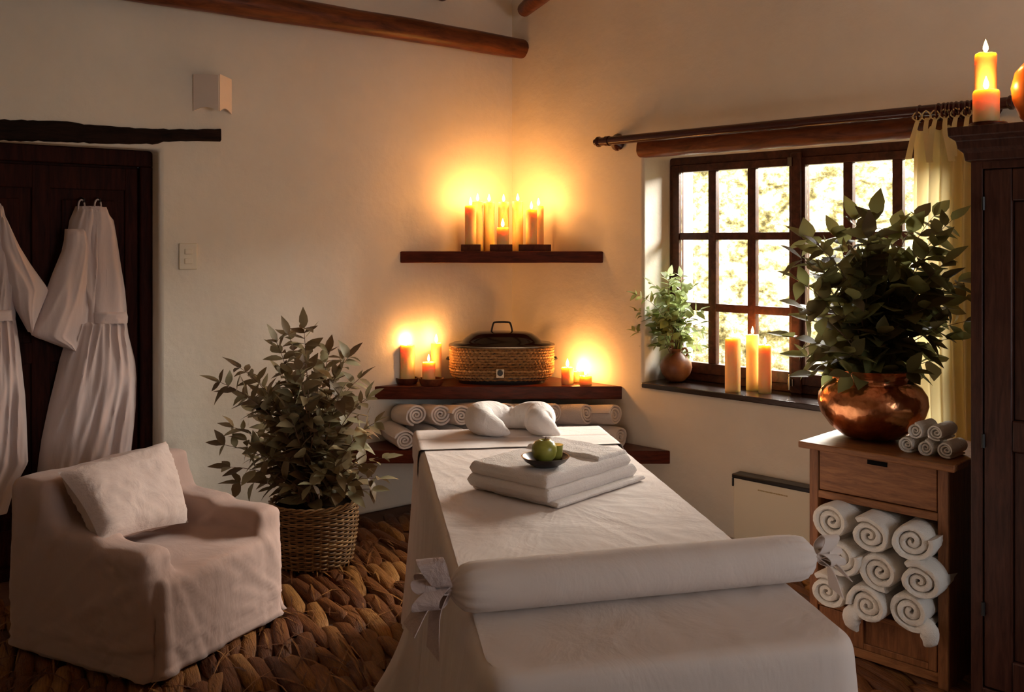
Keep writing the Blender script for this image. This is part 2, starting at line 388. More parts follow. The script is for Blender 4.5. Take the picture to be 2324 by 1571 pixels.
# rough lintel over the door
rows = [(0, 270, 318), (150, 273, 322), (200, 281, 325), (310, 289, 327), (360, 291, 326), (380, 292, 321), (440, 292, 320), (500, 291, 321)]
mb = MB()
secs = []
for i in range(60):
    px = lerp(-260, 502, i/59); t, b = interp(rows, px)
    a = FL.hit(px, t, -.012); c = FL.hit(px, b, -.012)
    zt = a.z+nz(px*.05, 1)*.006; zb = c.z+nz(px*.05, 5)*.006
    secs.append([Vector((a.x, -.012+nz(px*.04, 9)*.006, zt-.006)), Vector((a.x, .006, zt)), Vector((a.x, .2, zt)), Vector((a.x, .2, zb)), Vector((a.x, .0, zb)), Vector((a.x, -.014+nz(px*.04, 3)*.006, zb+.008))])
mb.grid(lambda u, v_: secs[round(v_*59)][round(u*6) % 6], 6, 60, True); mb.f += [(0, 1, 2, 3, 4, 5), tuple(59*6+k for k in range(6))]
solo('trim_1', mb, M_LINTEL, FL.o, 'rough hewn black lintel beam over the door', kind='structure', rz=FL.rz, world=False, ang=50)

# log lintel over the window, dark sill
def log(fr, x0, x1, y, z, r0, r1, seed, nseg=40, n=20):
    mb = MB(); path = []; rad = []
    for i in range(nseg+1):
        t = i/nseg; path.append((lerp(x0, x1, t), y+nz(t*3, seed)*.006, z+nz(t*3, seed+7)*.008)); rad.append(lerp(r0, r1, t)*(1+.06*nz(t*7, seed+3)))
    mb.tube(path, rad, n)
    for i, v_ in enumerate(mb.v):
        v_ += Vector((0, nz(v_.x*3, v_.y*20, v_.z*20+seed), nz(v_.x*3, v_.z*20, v_.y*20-seed)))*.006
    return mb
solo('trim_2', log(FRT, WX0-.02, WX1+.2, .014, 2.074, .054, .060, 4), M_BEAM, FRT.o, 'round log lintel above the window opening', kind='structure', rz=FRT.rz, world=False)
mb = MB().box(WX0+.001, WX1-.001, -.018, YF+.09, SILLZ-.03, SILLZ)
solo('window_sill', mb, M_SILL, FRT.o, 'dark wooden window sill board', kind='structure', rz=FRT.rz, world=False, bevel=.004).name = 'trim_3'

win = thing('window_1', 'brown wooden casement window with small square panes', None, FRT.w(WFX0, YF, SILLZ), FRT.rz, kind='structure')
W_ = WFX1-WFX0; HT = WTOP-SILLZ
def wz(py, px): return FRT.hit(px, py, YF).z-SILLZ
def wx(px): return FRT.hit(px, 600, YF).x-WFX0
zb0 = wz(868, 1600); z1a, z1b = wz(703, 1700)-.022, wz(703, 1700)+.022; z2a, z2b = wz(536, 1700)-.02, wz(536, 1700)+.02; zt0 = wz(386, 1640)
ft = .05
mb = MB().box(0, W_, 0, .07, 0, .045).box(0, W_, 0, .07, HT-.045, HT+.02).box(0, ft*.6, 0, .07, .045, HT-.045).box(W_-ft*.6, W_, 0, .07, .045, HT-.045)
part('window_frame', mb, M_FRAME, win, .004)
xs = [wx(v_) for v_ in (1528, 1543, 1608, 1625, 1697, 1715, 1793, 1811)]
for side in (0, 1):
    X = (lambda x: x) if side == 0 else (lambda x: W_-x)
    mb = MB(); g = MB()
    def bx(a, b, c, d, y0=-.012, y1=.04): mb.box(min(X(a), X(b)), max(X(a), X(b)), y0, y1, c, d)
    bx(.028, xs[1], .045, HT-.045); bx(xs[6], W_/2-.002, .045, HT-.045)
    bx(xs[1], xs[6], .045, .105); bx(xs[1], xs[6], zt0, HT-.045)
    for a, b in ((xs[2], xs[3]), (xs[4], xs[5])): bx(a, b, .105, zt0, -.004, .034)
    for a, b in ((z1a, z1b), (z2a, z2b)): bx(xs[1], xs[6], a, b, -.003, .033)
    sash = part('sash', mb, M_FRAME, win, .003)
    g.box(min(X(xs[1]), X(xs[6])), max(X(xs[1]), X(xs[6])), .014, .018, .10, zt0+.002)
    part('pane', g, M_GLASS, sash)
mb = MB().box(W_/2-.028, W_/2+.03, -.03, -.012, 0, HT-.02); part('meeting_stile', mb, M_FRAME, win, .006)
mb = MB().box(W_/2-.035, W_/2-.005, -.045, -.03, .04, .075).tube([(W_/2-.02, -.05, .10), (W_/2-.02, -.055, .02)], .006, 8); part('bolt', mb, M_STEEL, win)
mb = MB().box(W_/2-.035, W_/2-.012, -.045, -.03, HT-.09, HT-.045); part('bolt', mb, M_STEEL, win)
# unseen frame added around the rear fill light, behind the camera
fill_win = thing('fill_window', 'added unseen window frame behind the viewer, for the fill light', None, Frame(Rc+NL*.3, FL.rz).w(-1.8, .12, .95), FL.rz, kind='structure')
mb = MB().box(-.8, .8, 0, .05, 0, .06).box(-.8, .8, 0, .05, 1.14, 1.2).box(-.8, -.74, 0, .05, .06, 1.14).box(.74, .8, 0, .05, .06, 1.14).box(-.03, .03, 0, .05, .06, 1.14)
part('window_frame', mb, M_FRAME, fill_win)

# roof beams
a = FL.hit(300, 0, -.05); end = FL.hit(1183, 95, -.075)
zlog = 2.765
solo('roof_beam', log(FL, -4.5, .035, -.085, zlog, .080, .062, 11, 70), M_BEAM, FL.o, 'long peeled log beam running along the top of the left wall', 'beam', rz=FL.rz, world=False)
for (px, py, r, ln, lab) in ((1190, 22, .055, 2.6, 'dark round rafter log reaching out from the room corner near the ceiling'), (1003, -12, .05, 2.6, 'round rafter log barely dipping into view above the long wall beam')):
    s = on_y(px, py, 5.86 if px > 1100 else 5.66)
    d = Vector((.257, -.966, 0)); mb = MB(); path = [s+d*(ln*i/20)+Vector((0, 0, .0)) for i in range(21)]
    mb.tube(path, [r*(.8+.2*min(1, i/3)) for i in range(21)], 16)
    solo('rafter', mb, M_BEAM, s, lab, 'beam')

# ---------------------------------------------------------------- woven floor mat
D = Vector((.42, -.91, 0)).normalized(); E = Vector((.91, .42, 0)).normalized()
mb = MB(); sp = .060; org = Vector((-1.0, 4.2, 0)); rng = random.Random(3)
def inside(p_, m_=.05): return (p_-C0).dot(NL) > m_ and (p_-C0).dot(NR) > m_
for i in range(-50, 54):
    ph = rng.uniform(0, .26)+.05*math.sin(i*.7)
    t = -2.6+ph
    first = True
    while t < 3.4:
        ln = rng.uniform(.22, .40); c = org+E*(i*sp)+D*(t+ln/2)
        vis = inside(c, .16) and c.y > 1.9 and abs(c.x) < c.y*.62+.4
        if vis:
            wv = rng.uniform(.9, 1.15); h = rng.uniform(.75, 1.3); tw = rng.uniform(-.07, .07); e0 = rng.uniform(-.008, .008); cut = rng.uniform(-.3, .3)
            def fn(u, v_):
                al = (v_-.5)*ln*1.06; prof = .80+.20*math.sin(PI*v_)**.7
                if v_ in (0, 1): prof = .62
                th = PI*u; x = -math.cos(th)*sp*.56*wv*prof; z = math.sin(th)**.6*.030*h*prof*(.35 if v_ in (0, 1) else 1)
                z += .0045*nz(al*7+i, x*130, i*3.1)*math.sin(th); al += x*cut
                p_ = c+E*(x+tw*(v_-.5)+e0)+D*al; return Vector((p_.x, p_.y, max(z, .0)+.002))
            mb.grid(fn, 9, 7)
        t += ln*.98
for k in range(700):                            # loose blades of straw
    c = Vector((rng.uniform(-2.2, .1), rng.uniform(2.9, 5.2), .038))
    if not inside(c, .2): continue
    a = math.atan2(D.y, D.x)+rng.gauss(0, .5); ln = rng.uniform(.05, .16); d = Vector((math.cos(a), math.sin(a), 0)); n_ = Vector((-d.y, d.x, 0))*rng.uniform(.002, .006)
    b = rng.uniform(0, .01)
    mb.add([c-d*ln-n_*.3+Vector((0, 0, -.01)), c-n_+Vector((0, 0, b)), c+n_+Vector((0, 0, b)), c-d*ln+n_*.3+Vector((0, 0, -.01)), c+d*ln+n_*.2+Vector((0, 0, -.006)), c+d*ln-n_*.2+Vector((0, 0, -.006))], [(0, 1, 2, 3), (1, 5, 4, 2)])
solo('woven_mat', mb, M_MAT, (0, 3, 0), 'thick braided straw mat in golden brown covering the floor', 'floor mat', ang=60)

# ---------------------------------------------------------------- corner shelves
def tri_shelf(pxl, pxr, ztop, th, lab):
    a = FL.w(FL.hit(pxl, 600, -.003)); b = FRT.w(FRT.hit(pxr, 600, -.003)); c = C0+(NL+NR)*.004
    pts = [Vector((a.x, a.y, 0)), Vector((b.x, b.y, 0)), Vector((c.x, c.y, 0))]
    mb = MB().add([(q.x, q.y, z) for z in (ztop-th, ztop) for q in pts], [(2, 1, 0), (3, 4, 5), (0, 1, 4, 3), (1, 2, 5, 4), (2, 0, 3, 5)])
    solo('corner_shelf', mb, M_SHELF, (c.x, c.y-.01, ztop-th), lab, 'shelf', 'triangular wooden corner shelves', bevel=.004)
tri_shelf(908, 1369, 1.492, .068, 'topmost dark red-brown corner shelf holding the tallest row of candles')
tri_shelf(850, 1412, .722, .074, 'middle dark red-brown corner shelf holding the rope-covered roaster')
tri_shelf(724, 1521, .405, .072, 'lowest and widest dark wooden corner shelf carrying rolled white towels')

# ---------------------------------------------------------------- candles
def flame_mb(h, r, z0):
    prof = [(.0001, 0), (r*.55, h*.08), (r, h*.28), (r*.85, h*.5), (r*.5, h*.72), (r*.2, h*.9), (.0001, h)]
    return MB().lathe([(a, z0+b) for a, b in prof], 10)
def candle(p_, r, h, label, group=None, flame=.05, power=1.0, lit=True, name='pillar_candle'):
    o = thing(name, label, 'candle', p_, random.uniform(0, 6), group)
    prof = [(r*.97, 0), (r, .004), (r, h-.006), (r*.93, h), (r*.8, h-.001), (r*.6, h-.008), (.0001, h-.010)]
    part('wax', MB().lathe(prof, 28, fn=lambda v_: v_+Vector((0, 0, .003*nz(v_.x*60, v_.y*60, h*9) if v_.z > h-.01 else 0))), M_WAX, o)
    part('wick', MB().tube([(0, 0, h-.012), (.0015, 0, h+.007)], .0013, 6), M_WICK, o)
    if lit:
        part('flame', flame_mb(flame, flame*.20, h+.004), M_FLAME, o)
        l = lamp('POINT', 'candle_light', (0, 0, h+flame*.55), power*3.0, (1, .40, .095), .012); l.parent = o
    return o
def stand(px0, px1, Y, z, h, lab, rnd=True, grp='wooden candle stands'):
    a = on_y(px0, 600, Y); b = on_y(px1, 600, Y); r = (b.x-a.x)/2; c = ((a.x+b.x)/2, Y, z)
    if rnd: mb = MB().lathe([(r*.8, 0), (r*.92, h*.35), (r, h), (r*.86, h), (r*.80, h*.62), (.0001, h*.60)], 28)
    else: mb = MB().box(-r, r, -.05, .05, 0, h)
    return solo('candle_stand', mb, M_STAND, c, lab, 'stand', grp, world=False, bevel=.002)
ZU = 1.492
for a, b, lab in ((1047, 1091, 'flat wooden candle stand at the left end of the top shelf'), (1112, 1163, 'flat wooden candle stand in the middle of the top shelf under the short candle'), (1177, 1250, 'flat wooden candle stand at the right of the top shelf')):
    stand(a, b, 5.60, ZU, .040, lab, False)
PW = .72
ups = [(1068, 467, 26, 5.60, 'candle at the far left of the top shelf row'),
       (1084, 458, 24, 5.72, 'tall candle just behind the far left one on the top shelf'),
       (1110, 459, 25, 5.74, 'tall candle left of centre at the back of the top shelf'),
       (1143, 459, 24, 5.76, 'tall centre candle standing behind the short one on the top shelf'),
       (1175, 458, 25, 5.74, 'tall candle right of centre at the back of the top shelf'),
       (1206, 476, 26, 5.60, 'slightly lower tall candle near the right of the top shelf row'),
       (1222, 468, 24, 5.69, 'rearmost tall candle at the far right of the top shelf row')]
for px, py, wd, Y, lab in ups:
    z0 = ZU+.026*0+(.040 if Y < 5.62 or px < 0 else 0)
    q = on_y(px, py, Y); candle((q.x, Y, z0), wd/2/F*Y, q.z-z0, 'lit tall cream pillar '+lab, 'candles on the top corner shelf', .046, PW)
q = on_y(1141, 517, 5.575); candle((q.x, 5.575, ZU+.040), .036, q.z-ZU-.040, 'short lit pillar candle in front of the tall ones on the top shelf', 'candles on the top corner shelf', .05, PW)
ZM = .722
stand(898, 950, 5.52, ZM, .034, 'small round wooden candle bowl at the left end of the middle shelf')
stand(950, 1008, 5.46, ZM, .040, 'small round wooden candle bowl beside the roaster under the short candle')
for px, py, wd, Y, zz, lab, pw in ((925, 783, 33, 5.52, .020, 'tall lit pillar candle at the left end of the middle shelf', 1.0),
                          (990, 779, 24, 5.585, 0, 'slim lit pillar candle directly left of the roaster, behind the short one', .9),
                          (973, 822, 30, 5.46, .024, 'short lit pillar candle in a wooden bowl left of the roaster', .6)):
    q = on_y(px, py, Y); candle((q.x, Y, ZM+zz), wd/2/F*Y, q.z-ZM-zz, lab, 'candles on the middle corner shelf', .05 if px != 973 else .042, pw)
for px, py, wd, Y, lab in ((1288, 834, 28, 5.50, 'short lit candle just right of the roaster, nearest to it'),
                          (1312, 843, 27, 5.585, 'middle of three short lit candles right of the roaster, set furthest back'),
                          (1329, 853, 29, 5.475, 'lowest short lit candle at the right end of the middle shelf')):
    q = on_y(px, py, Y); candle((q.x, Y, ZM), wd/2/F*Y, q.z-ZM, lab, 'candles on the middle corner shelf', .048, 1.0)
for px, py, pb, wd, lab, lit in ((1663, 768, 887, 35, 'thickest tall cream candle on the window sill, left of the other two', True),
                        (1708, 760, 876, 29, 'tall yellow candle on the sill in the middle of the three', True),
                        (1736, 783, 894, 29, 'shortest of the three sill candles, nearest the meeting stile', True)):
    b = FRT.w(FRT.hit(px, 800, {1663: .065, 1708: .175, 1736: .14}[px])); q = on_y(px, py, b.y); candle((b.x, b.y, SILLZ), wd/2/F*b.y, q.z-SILLZ, lab, 'candles on the window sill', .042, .35, lit)

# ---------------------------------------------------------------- rope covered roaster
rc = on_y(1139, 800, 5.60); RO = thing('electric_roaster', 'oval electric roaster wrapped in woven rope with black domed lid', 'roaster', (rc.x, 5.60, ZM))
A, B = .300, .155
def sq(th, a, b, e=.62):
    c, s = math.cos(th), math.sin(th); return Vector((a*math.copysign(abs(c)**e, c), b*math.copysign(abs(s)**e, s), 0))
mb = MB(); rowsN = 12
for k in range(rowsN):
    z = .030+k*.0160
    k_ = 1-.10*(1-min(1, k/3))**2
    def fn(u, v_):
        th = 2*PI*u; base = sq(th, A*k_, B*k_); nrm = base.normalized(); ph = 2*PI*v_
        tw = .0030*math.sin(th*64+ph*1+k*2.1)+.0026*nz(th*16, k)
        return base+nrm*(math.cos(ph)*(.0078+tw))+Vector((0, 0, z+math.sin(ph)*(.0086+tw)+.0022*nz(th*7, k*.9)))
    vs = [fn(i/300, j/7) for i in range(300) for j in range(7)]; fs = [(i*7+j, i*7+(j+1) % 7, ((i+1) % 300)*7+(j+1) % 7, ((i+1) % 300)*7+j) for i in range(300) for j in range(7)]
    mb.add(vs, fs)
part('rope_wrap', mb, M_ROPE, RO, ang=80)
mb = MB()
def ring(a, b, z, n=72): return [sq(2*PI*i/n, a, b)+Vector((0, 0, z)) for i in range(n)]
def loft(rings, capb=True, capt=True):
    mb = MB(); n = len(rings[0]); vs = [q for r_ in rings for q in r_]
    fs = [(i*n+k, i*n+(k+1) % n, (i+1)*n+(k+1) % n, (i+1)*n+k) for i in range(len(rings)-1) for k in range(n)]
    if capb: fs.append(tuple(reversed(range(n))))
    if capt: fs.append(tuple(range((len(rings)-1)*n, len(rings)*n)))
    return mb.add(vs, fs)
part('body', loft([ring(A*.84, B*.84, .0), ring(A*.86, B*.86, .022), ring(A*.965, B*.95, .035), ring(A*.99, B*.98, .218)]), M_BLACKPL, RO, ang=30)
part('rim', loft([ring(A+.004, B+.004, .210), ring(A+.012, B+.010, .214), ring(A+.012, B+.010, .221), ring(A, B, .224), ring(A-.012, B-.012, .223)]), M_STEEL, RO, label='steel rim')
lid = part('lid', loft([ring(A-.004, B-.006, .222), ring(A-.012, B-.012, .230), ring(A*.80, B*.88, .234), ring(A*.76, B*.84, .246), ring(A*.70, B*.76, .262), ring(A*.60, B*.62, .283), ring(A*.50, B*.48, .292), ring(A*.30, B*.25, .297)]), M_LID, RO, ang=50, label='black enamel lid')
mb = MB().tube(catmull([(-.062, 0, .280), (-.060, 0, .305), (-.050, 0, .342), (-.035, 0, .350), (.035, 0, .350), (.050, 0, .342), (.060, 0, .305), (.062, 0, .280)], 4), .0055, 8, up=Vector((0, 1, 0)))
part('lid_handle', mb, M_BLACKPL, lid)
for s in (-1, 1):
    mb = MB().tube([(s*(A+.002), -.03, .135), (s*(A+.022), -.03, .138), (s*(A+.022), .03, .138), (s*(A+.002), .03, .135)], .006, 8); part('side_handle', mb, M_BLACKPL, RO)
mb = MB().box(-.032, .016, -.172, -.160, .044, .096); pl = part('control_plate', mb, M_STEEL, RO, .002)
mb = MB().add([(x-.008, -.190 if z_ else -.172, .074+y) for z_ in (0, 1) for x, y in [(.016*math.cos(a), .016*math.sin(a)) for a in [2*PI*k/20 for k in range(20)]]], [tuple(range(20, 40))]+[(k, (k+1) % 20, 20+(k+1) % 20, 20+k) for k in range(20)])
kn = part('dial', mb, M_BLACKPL, pl)
part('pointer', MB().box(-.0095, -.0065, -.194, -.189, .060, .082), M_STEEL, kn) if False else None

# ---------------------------------------------------------------- towel rolls
def roll_mesh(R, Ln, turns=3.6, seed=0, squash=.9, m=M_TERRY, lump=.05, r0=.010, nseg=26, name='rolled_towel', tail=0):
    """spiral of cloth along +y (front end at y=0), lying on z=0"""
    n = int(turns*nseg); mb = MB(); pitch = (R-r0)/turns; th = pitch*.475; ys = [0, .006, .02, Ln*.35, Ln*.7, Ln-.02, Ln-.006, Ln]
    prof = [.55, .85, 1, 1, 1, 1, .85, .55]
    inn, outr = [], []
    for i in range(n+1):
        a = 2*PI*turns*i/n; rc_ = r0+pitch*turns*i/n-pitch*.5+pitch*.15*nz(a*.6, seed)
        inn.append((a, rc_, -th)); outr.append((a, rc_, th))
    loop = inn+outr[::-1]; m_ = len(loop); vs = []
    for y, pf in zip(ys, prof):
        for a, rr, off in loop:
            r_ = max(.002, rr+off*pf); b = a+seed
            x = r_*math.cos(b); z = r_*math.sin(b)*squash
            f = 1+lump*nz(x*14, y*9+seed, z*14)+.035*nz(x*70, y*60+seed, z*70); pull = .02*nz(a*.4, seed+5) if y < .01 else 0
            vs.append(Vector((x*f, y+pull*(rr/R)+(.012*(1-rr/R) if y < .03 else 0), z*f)))
    fs = []
    for j in range(len(ys)-1):
        for i in range(m_): fs.append((j*m_+i, j*m_+(i+1) % m_, (j+1)*m_+(i+1) % m_, (j+1)*m_+i))
    for base in (0, (len(ys)-1)*m_):
        for i in range(n): fs.append((base+i, base+i+1, base+m_-2-i, base+m_-1-i))
    mb.add(vs, fs)
    if tail:
        pth = catmull([(tail*.035, .03, -.035), (tail*.062, .02, -.055), (tail*.060, .025, -.088), (tail*.045, .03, -.115)], 4)
        zb_ = min(v_.z for v_ in mb.v); mb.tube(pth, [interp([(0, .030), (4, .034), (8, .030), (12, .006)], i)[0] for i in range(len(pth))], 16, .7, Vector((0, 1, 0)))
        return mesh_of(name, mb.map(lambda v_: v_-Vector((0, 0, zb_))), mb and m, 60)
    zmin = min(v_.z for v_ in mb.v); mb.map(lambda v_: v_-Vector((0, 0, zmin)))
    return mesh_of(name, mb, m, 60)
ROLLS = [roll_mesh(.070, .30, 3.4, s_) for s_ in (0.3, 1.9, 3.3)]
def place_roll(me, px, py, Y, rz, z, label, group, roll=0, tilt=0, name='rolled_towel'):
    q = on_y(px, py, Y); o = bpy.data.objects.new(name, me); COL.objects.link(o); o.location = (q.x, Y, z); o.rotation_euler = (tilt, 0, rz)
    return tag(o, label, 'towel', group)
ordn = ['first', 'second', 'third', 'fourth', 'fifth', 'sixth', 'seventh', 'eighth', 'ninth']
ZB = .405
low = [(920, 5.19, .42), (985, 5.20, .45), (1042, 5.22, .5), (1105, 5.24, .5), (1165, 5.24, .5), (1228, 5.24, .6), (1288, 5.24, .7), (1352, 5.24, .8), (1412, 5.24, .85)]
for i, (px, Y, a) in enumerate(low):
    seen = {0: 'fat white rolled towel at the left end of the lower row on the bottom shelf', 8: 'white rolled towel at the right end of the lower row, resting on bare shelf'}.get(i, ordn[i]+' white rolled towel from the left in the lower row on the bottom shelf')
    place_roll(ROLLS[i % 3], px, 975, Y, a, ZB+.001, seen, 'rolled towels in the lower row on the bottom shelf')
top = [(948, 5.20, .42), (1003, 5.21, .45), (1050, 5.22, .5), (1102, 5.27, .65), (1158, 5.27, .7), (1212, 5.27, .7), (1263, 5.25, .75), (1337, 5.25, .95), (1400, 5.25, .95)]
for i, (px, Y, a) in enumerate(top):
    place_roll(ROLLS[(i+1) % 3], px, 935, Y, min(a, .85), ZB+.130, ordn[i]+' white rolled towel from the left in the upper row beneath the middle shelf', 'rolled towels in the upper row on the bottom shelf', tilt=-.13)

# ---------------------------------------------------------------- massage table
TH = .78
def quad(u, v_): # u across, v toward the head
    NLc, NRc, HR, HL = Vector((-.048, 1.669, 0)), Vector((.672, 1.83, 0)), Vector((.357, 3.93, 0)), Vector((-.387, 3.832, 0))
    return (NLc*(1-u)+NRc*u)*(1-v_)+(HL*(1-u)+HR*u)*v_
tb = quad(.5, .5); TBL = thing('massage_table', 'long massage table draped to the floor in a pale cotton sheet', 'table', (tb.x, tb.y, 0))
per = []                                       # perimeter samples (u, v, outward normal in uv)
nS, nE = 70, 34
rcn = .05
def perim(n=260):
    pts = []
    # rounded rectangle in metres approx .74 x 2.15
    Wd, Ld, r_ = .74, 2.15, .055
    segs = [((r_, 0), (Wd-r_, 0)), ((Wd-r_, r_), 'c', -PI/2), ((Wd, r_), (Wd, Ld-r_)), ((Wd-r_, Ld-r_), 'c', 0), ((Wd-r_, Ld), (r_, Ld)), ((r_, Ld-r_), 'c', PI/2), ((0, Ld-r_), (0, r_)), ((r_, r_), 'c', PI)]
    for s_ in segs:
        if s_[1] == 'c':
            for k in range(6):
                a = s_[2]+PI/2*k/6; pts.append((s_[0][0]+r_*math.cos(a), s_[0][1]+r_*math.sin(a), math.cos(a), math.sin(a)))
        else:
            (x0, y0), (x1, y1) = s_; d = math.hypot(x1-x0, y1-y0); k_ = max(2, int(d/.018)); nx_, ny_ = (y1-y0)/d, -(x1-x0)/d
            for k in range(k_): pts.append((lerp(x0, x1, k/k_), lerp(y0, y1, k/k_), nx_, ny_))
    return [(x/Wd, y/Ld, nx_, ny_) for x, y, nx_, ny_ in pts]
PR = perim(); nP = len(PR)
def tpos(u, v_, off, nx_, ny_):
    p_ = quad(min(1, max(0, u)), min(1, max(0, v_))); ex = (quad(1, .5)-quad(0, .5)).normalized(); ey = (quad(.5, 1)-quad(.5, 0)).normalized()
    return p_+ex*(nx_*off)+ey*(ny_*off)
levels = [(-.02, TH+.0), (-.006, TH-.003), (.004, TH-.012), (.010, TH-.03), (.012, TH-.06)]+[(None, z) for z in (.66, .58, .50, .42, .34, .26, .18, .11, .06, .03, .043)]
rings = []
for li, (off, z) in enumerate(levels):
    R_ = []
    acc = 0
    for k, (u, v_, nx_, ny_) in enumerate(PR):
        q = k/nP*2*PI
        if off is None:
            t = (TH-z)/TH; fl = .012+.075*t**1.3
            side_near = 1 if v_ < .3 and u < .05 else 0
            fold = (.030*nz(math.cos(q)*13, math.sin(q)*13+z*.5, 2)+.018*nz(math.cos(q)*31, math.sin(q)*31+z*.4, 7))*t
            fold += .10*max(0, 1-((u-0)**2+(v_-.02)**2)**.5/.22)*t**1.6   # corner tail spreading at the near left
            o_ = fl+fold
            if u < .02: o_ += .15*math.exp(-((v_-.72)/.05)**2)*t**4-.035*math.exp(-((v_-.62)/.05)**2)*t-.03*t*max(0, min(1, (v_-.3)*3))
            if li == len(levels)-1: o_ -= .004
        else: o_ = off
        pp = tpos(u, v_, o_, nx_, ny_); R_.append(Vector((pp.x, pp.y, z)))
    rings.append(R_)
inner = []
for f_ in [.03+.93*k/26 for k in range(27)]+[.98]:
    R_ = []
    for (u, v_, nx_, ny_) in PR:
        uu, vv = .5+(u-.5)*f_, .5+(v_-.5)*f_; p_ = quad(uu, vv)
        R_.append(Vector((p_.x, p_.y, TH+.0025*nz(uu*9, vv*26, 1)*(1-f_)+.0020*(1-abs(nz(uu*10+vv*22, vv*9-uu*6, 4)))**4*(1 if vv < .8 else .2))))
    inner.append(R_)
mb = loft(inner+rings, True, False)
part('drape', mb, M_SHEET, TBL, world=True, ang=70, sub=1)
def sidepos(w_, vv, lift):
    """w_ in metres from the left edge; past an edge the cloth turns down"""
    a, b = quad(0, vv), quad(1, vv); d = (b-a); W = d.length; d.normalize(); e = .016; z = TH+lift
    if w_ < 0: x = -e*(1-math.exp(w_/e*1.2)); z -= max(0, -w_-e*.4)
    elif w_ > W: x = W+e*(1-math.exp((W-w_)/e*1.2)); z -= max(0, w_-W-e*.4)
    else: x = w_
    p_ = a+d*x; return Vector((p_.x, p_.y, z))
# overlay at the head, ending in two seams
def head(u, v_):
    vv = lerp(.835, .998, v_); W = (quad(1, vv)-quad(0, vv)).length
    seam = -.0035*math.exp(-((vv-.915)/.003)**2)
    return sidepos(lerp(-.11, W+.11, u), vv, .0055+seam+.001*nz(u*8, vv*30))
part('head_cover', MB().grid(head, 90, 60), M_SHEET, TBL, world=True, ang=80)
# inner frame so the cloth rests on something
mb = MB().box(-.30, .30, -.95, .95, TH-.09, TH-.02)
ang_t = math.atan2(.155, .988)
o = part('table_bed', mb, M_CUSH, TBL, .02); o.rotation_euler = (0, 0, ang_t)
for sx in (-1, 1):
    for sy in (-1, 1):
        o = part('leg', MB().box(sx*.24-.025, sx*.24+.025, sy*.82-.025, sy*.82+.025, 0, TH-.09), M_CAB, TBL); o.rotation_euler = (0, 0, ang_t)

# bolster with gathered, tied ends
bl = on_y(1050, 1343, 1.955); bl.z = TH+.055; br = on_y(1822, 1272, 2.145); br.z = TH+.055
mid = (bl+br)/2; ax = (br-bl); Lb = ax.length; axn = ax.normalized(); rzb = math.atan2(ax.y, ax.x)
BO = thing('bolster', 'long round white bolster tied at both ends across the table foot', 'bolster', (mid.x, mid.y, TH+.002), rzb)
mb = MB(); prof = []
hl = Lb/2
xs_ = [(-hl-.030, .010), (-hl-.026, .016), (-hl-.016, .030), (-hl, .045), (-hl+.02, .051), (-hl+.05, .053)]+[(lerp(-hl+.08, hl-.08, k/12), .053) for k in range(13)]+[(hl-.05, .053), (hl-.02, .051), (hl, .045), (hl+.016, .030), (hl+.026, .016), (hl+.030, .010)]
vs = []; nn = 48
for x, r_ in xs_:
    e = max(0, (abs(x)-hl+.05)/.08)
    for k in range(nn):
        a = 2*PI*k/nn; rr = r_*(1+.10*e*math.sin(a*12+1.3)+.02*nz(x*8, a*1.0)); vs.append(Vector((x, rr*math.cos(a), .053+rr*math.sin(a)*(.97))))
fs = [(i*nn+k, i*nn+(k+1) % nn, (i+1)*nn+(k+1) % nn, (i+1)*nn+k) for i in range(len(xs_)-1) for k in range(nn)]+[tuple(range(nn)), tuple(range((len(xs_)-1)*nn, len(xs_)*nn))]
mb.add(vs, fs); part('bolster_body', mb, M_SHEET, BO, ang=60)
def bow(s, parent, k_=1.0):
    x = s*(hl+.034); c = Vector((x, -.004, .055)); mbk = MB()
    mbk.lathe([(.0001, -.014), (.011, -.010), (.015, 0), (.011, .010), (.0001, .014)], 14, c)
    kn = part('bow_knot', mbk, M_SHEER, parent)
    mb = MB()
    def loop(dv, w_, size):
        w_ *= k_; size *= k_; dv = Vector(dv).normalized(); sidev = dv.cross(Vector((s, 0, 0))).normalized()
        pts = [c, c+dv*size*.45+sidev*size*.30, c+dv*size+sidev*size*.18, c+dv*size*1.02-sidev*size*.16, c+dv*size*.45-sidev*size*.26, c]
        pth = catmull(pts, 5); mb.ribbon(pth, [Vector((s*w_*(.4+.6*math.sin(PI*i/(len(pth)-1))), 0, 0)) for i in range(len(pth))], .001)
    loop((s*.45, -.25, .8), .028, .075); loop((s*.8, -.7, -.25), .028, .065); loop((s*.7, .6, .3), .020, .055); loop((s*.9, -.4, .35), .024, .058)
    for dv, ln in (((s*.85, -.35, -.65), .110), ((s*.35, -.5, -1), .125)):
        ln *= k_; dv = Vector(dv).normalized(); pts = catmull([c, c+dv*ln*.4+Vector((s*.012, 0, .006)), c+dv*ln], 6)
        mb.ribbon(pts, [Vector((s*.006, .008+.030*i/(len(pts)-1), 0)) for i in range(len(pts))], .001)
    part('bow', mb, M_SHEER, parent, label='soft tied fabric bow')
bow(-1, BO, 1.0); M_SHEER = M_SHEET; bow(1, BO, .68)

# neck pillow at the head
def zt(px, py, z): return on_z(px, py, z)
Zp = TH+.007
pts = [zt(1156, 993, Zp+.012), zt(1128, 986, Zp+.026), zt(1088, 972, Zp+.042), zt(1092, 952, Zp+.05), zt(1128, 940, Zp+.043), zt(1160, 938, Zp+.036), zt(1192, 939, Zp+.045), zt(1222, 950, Zp+.05), zt(1222, 968, Zp+.042), zt(1246, 984, Zp+.026), zt(1268, 991, Zp+.012)]
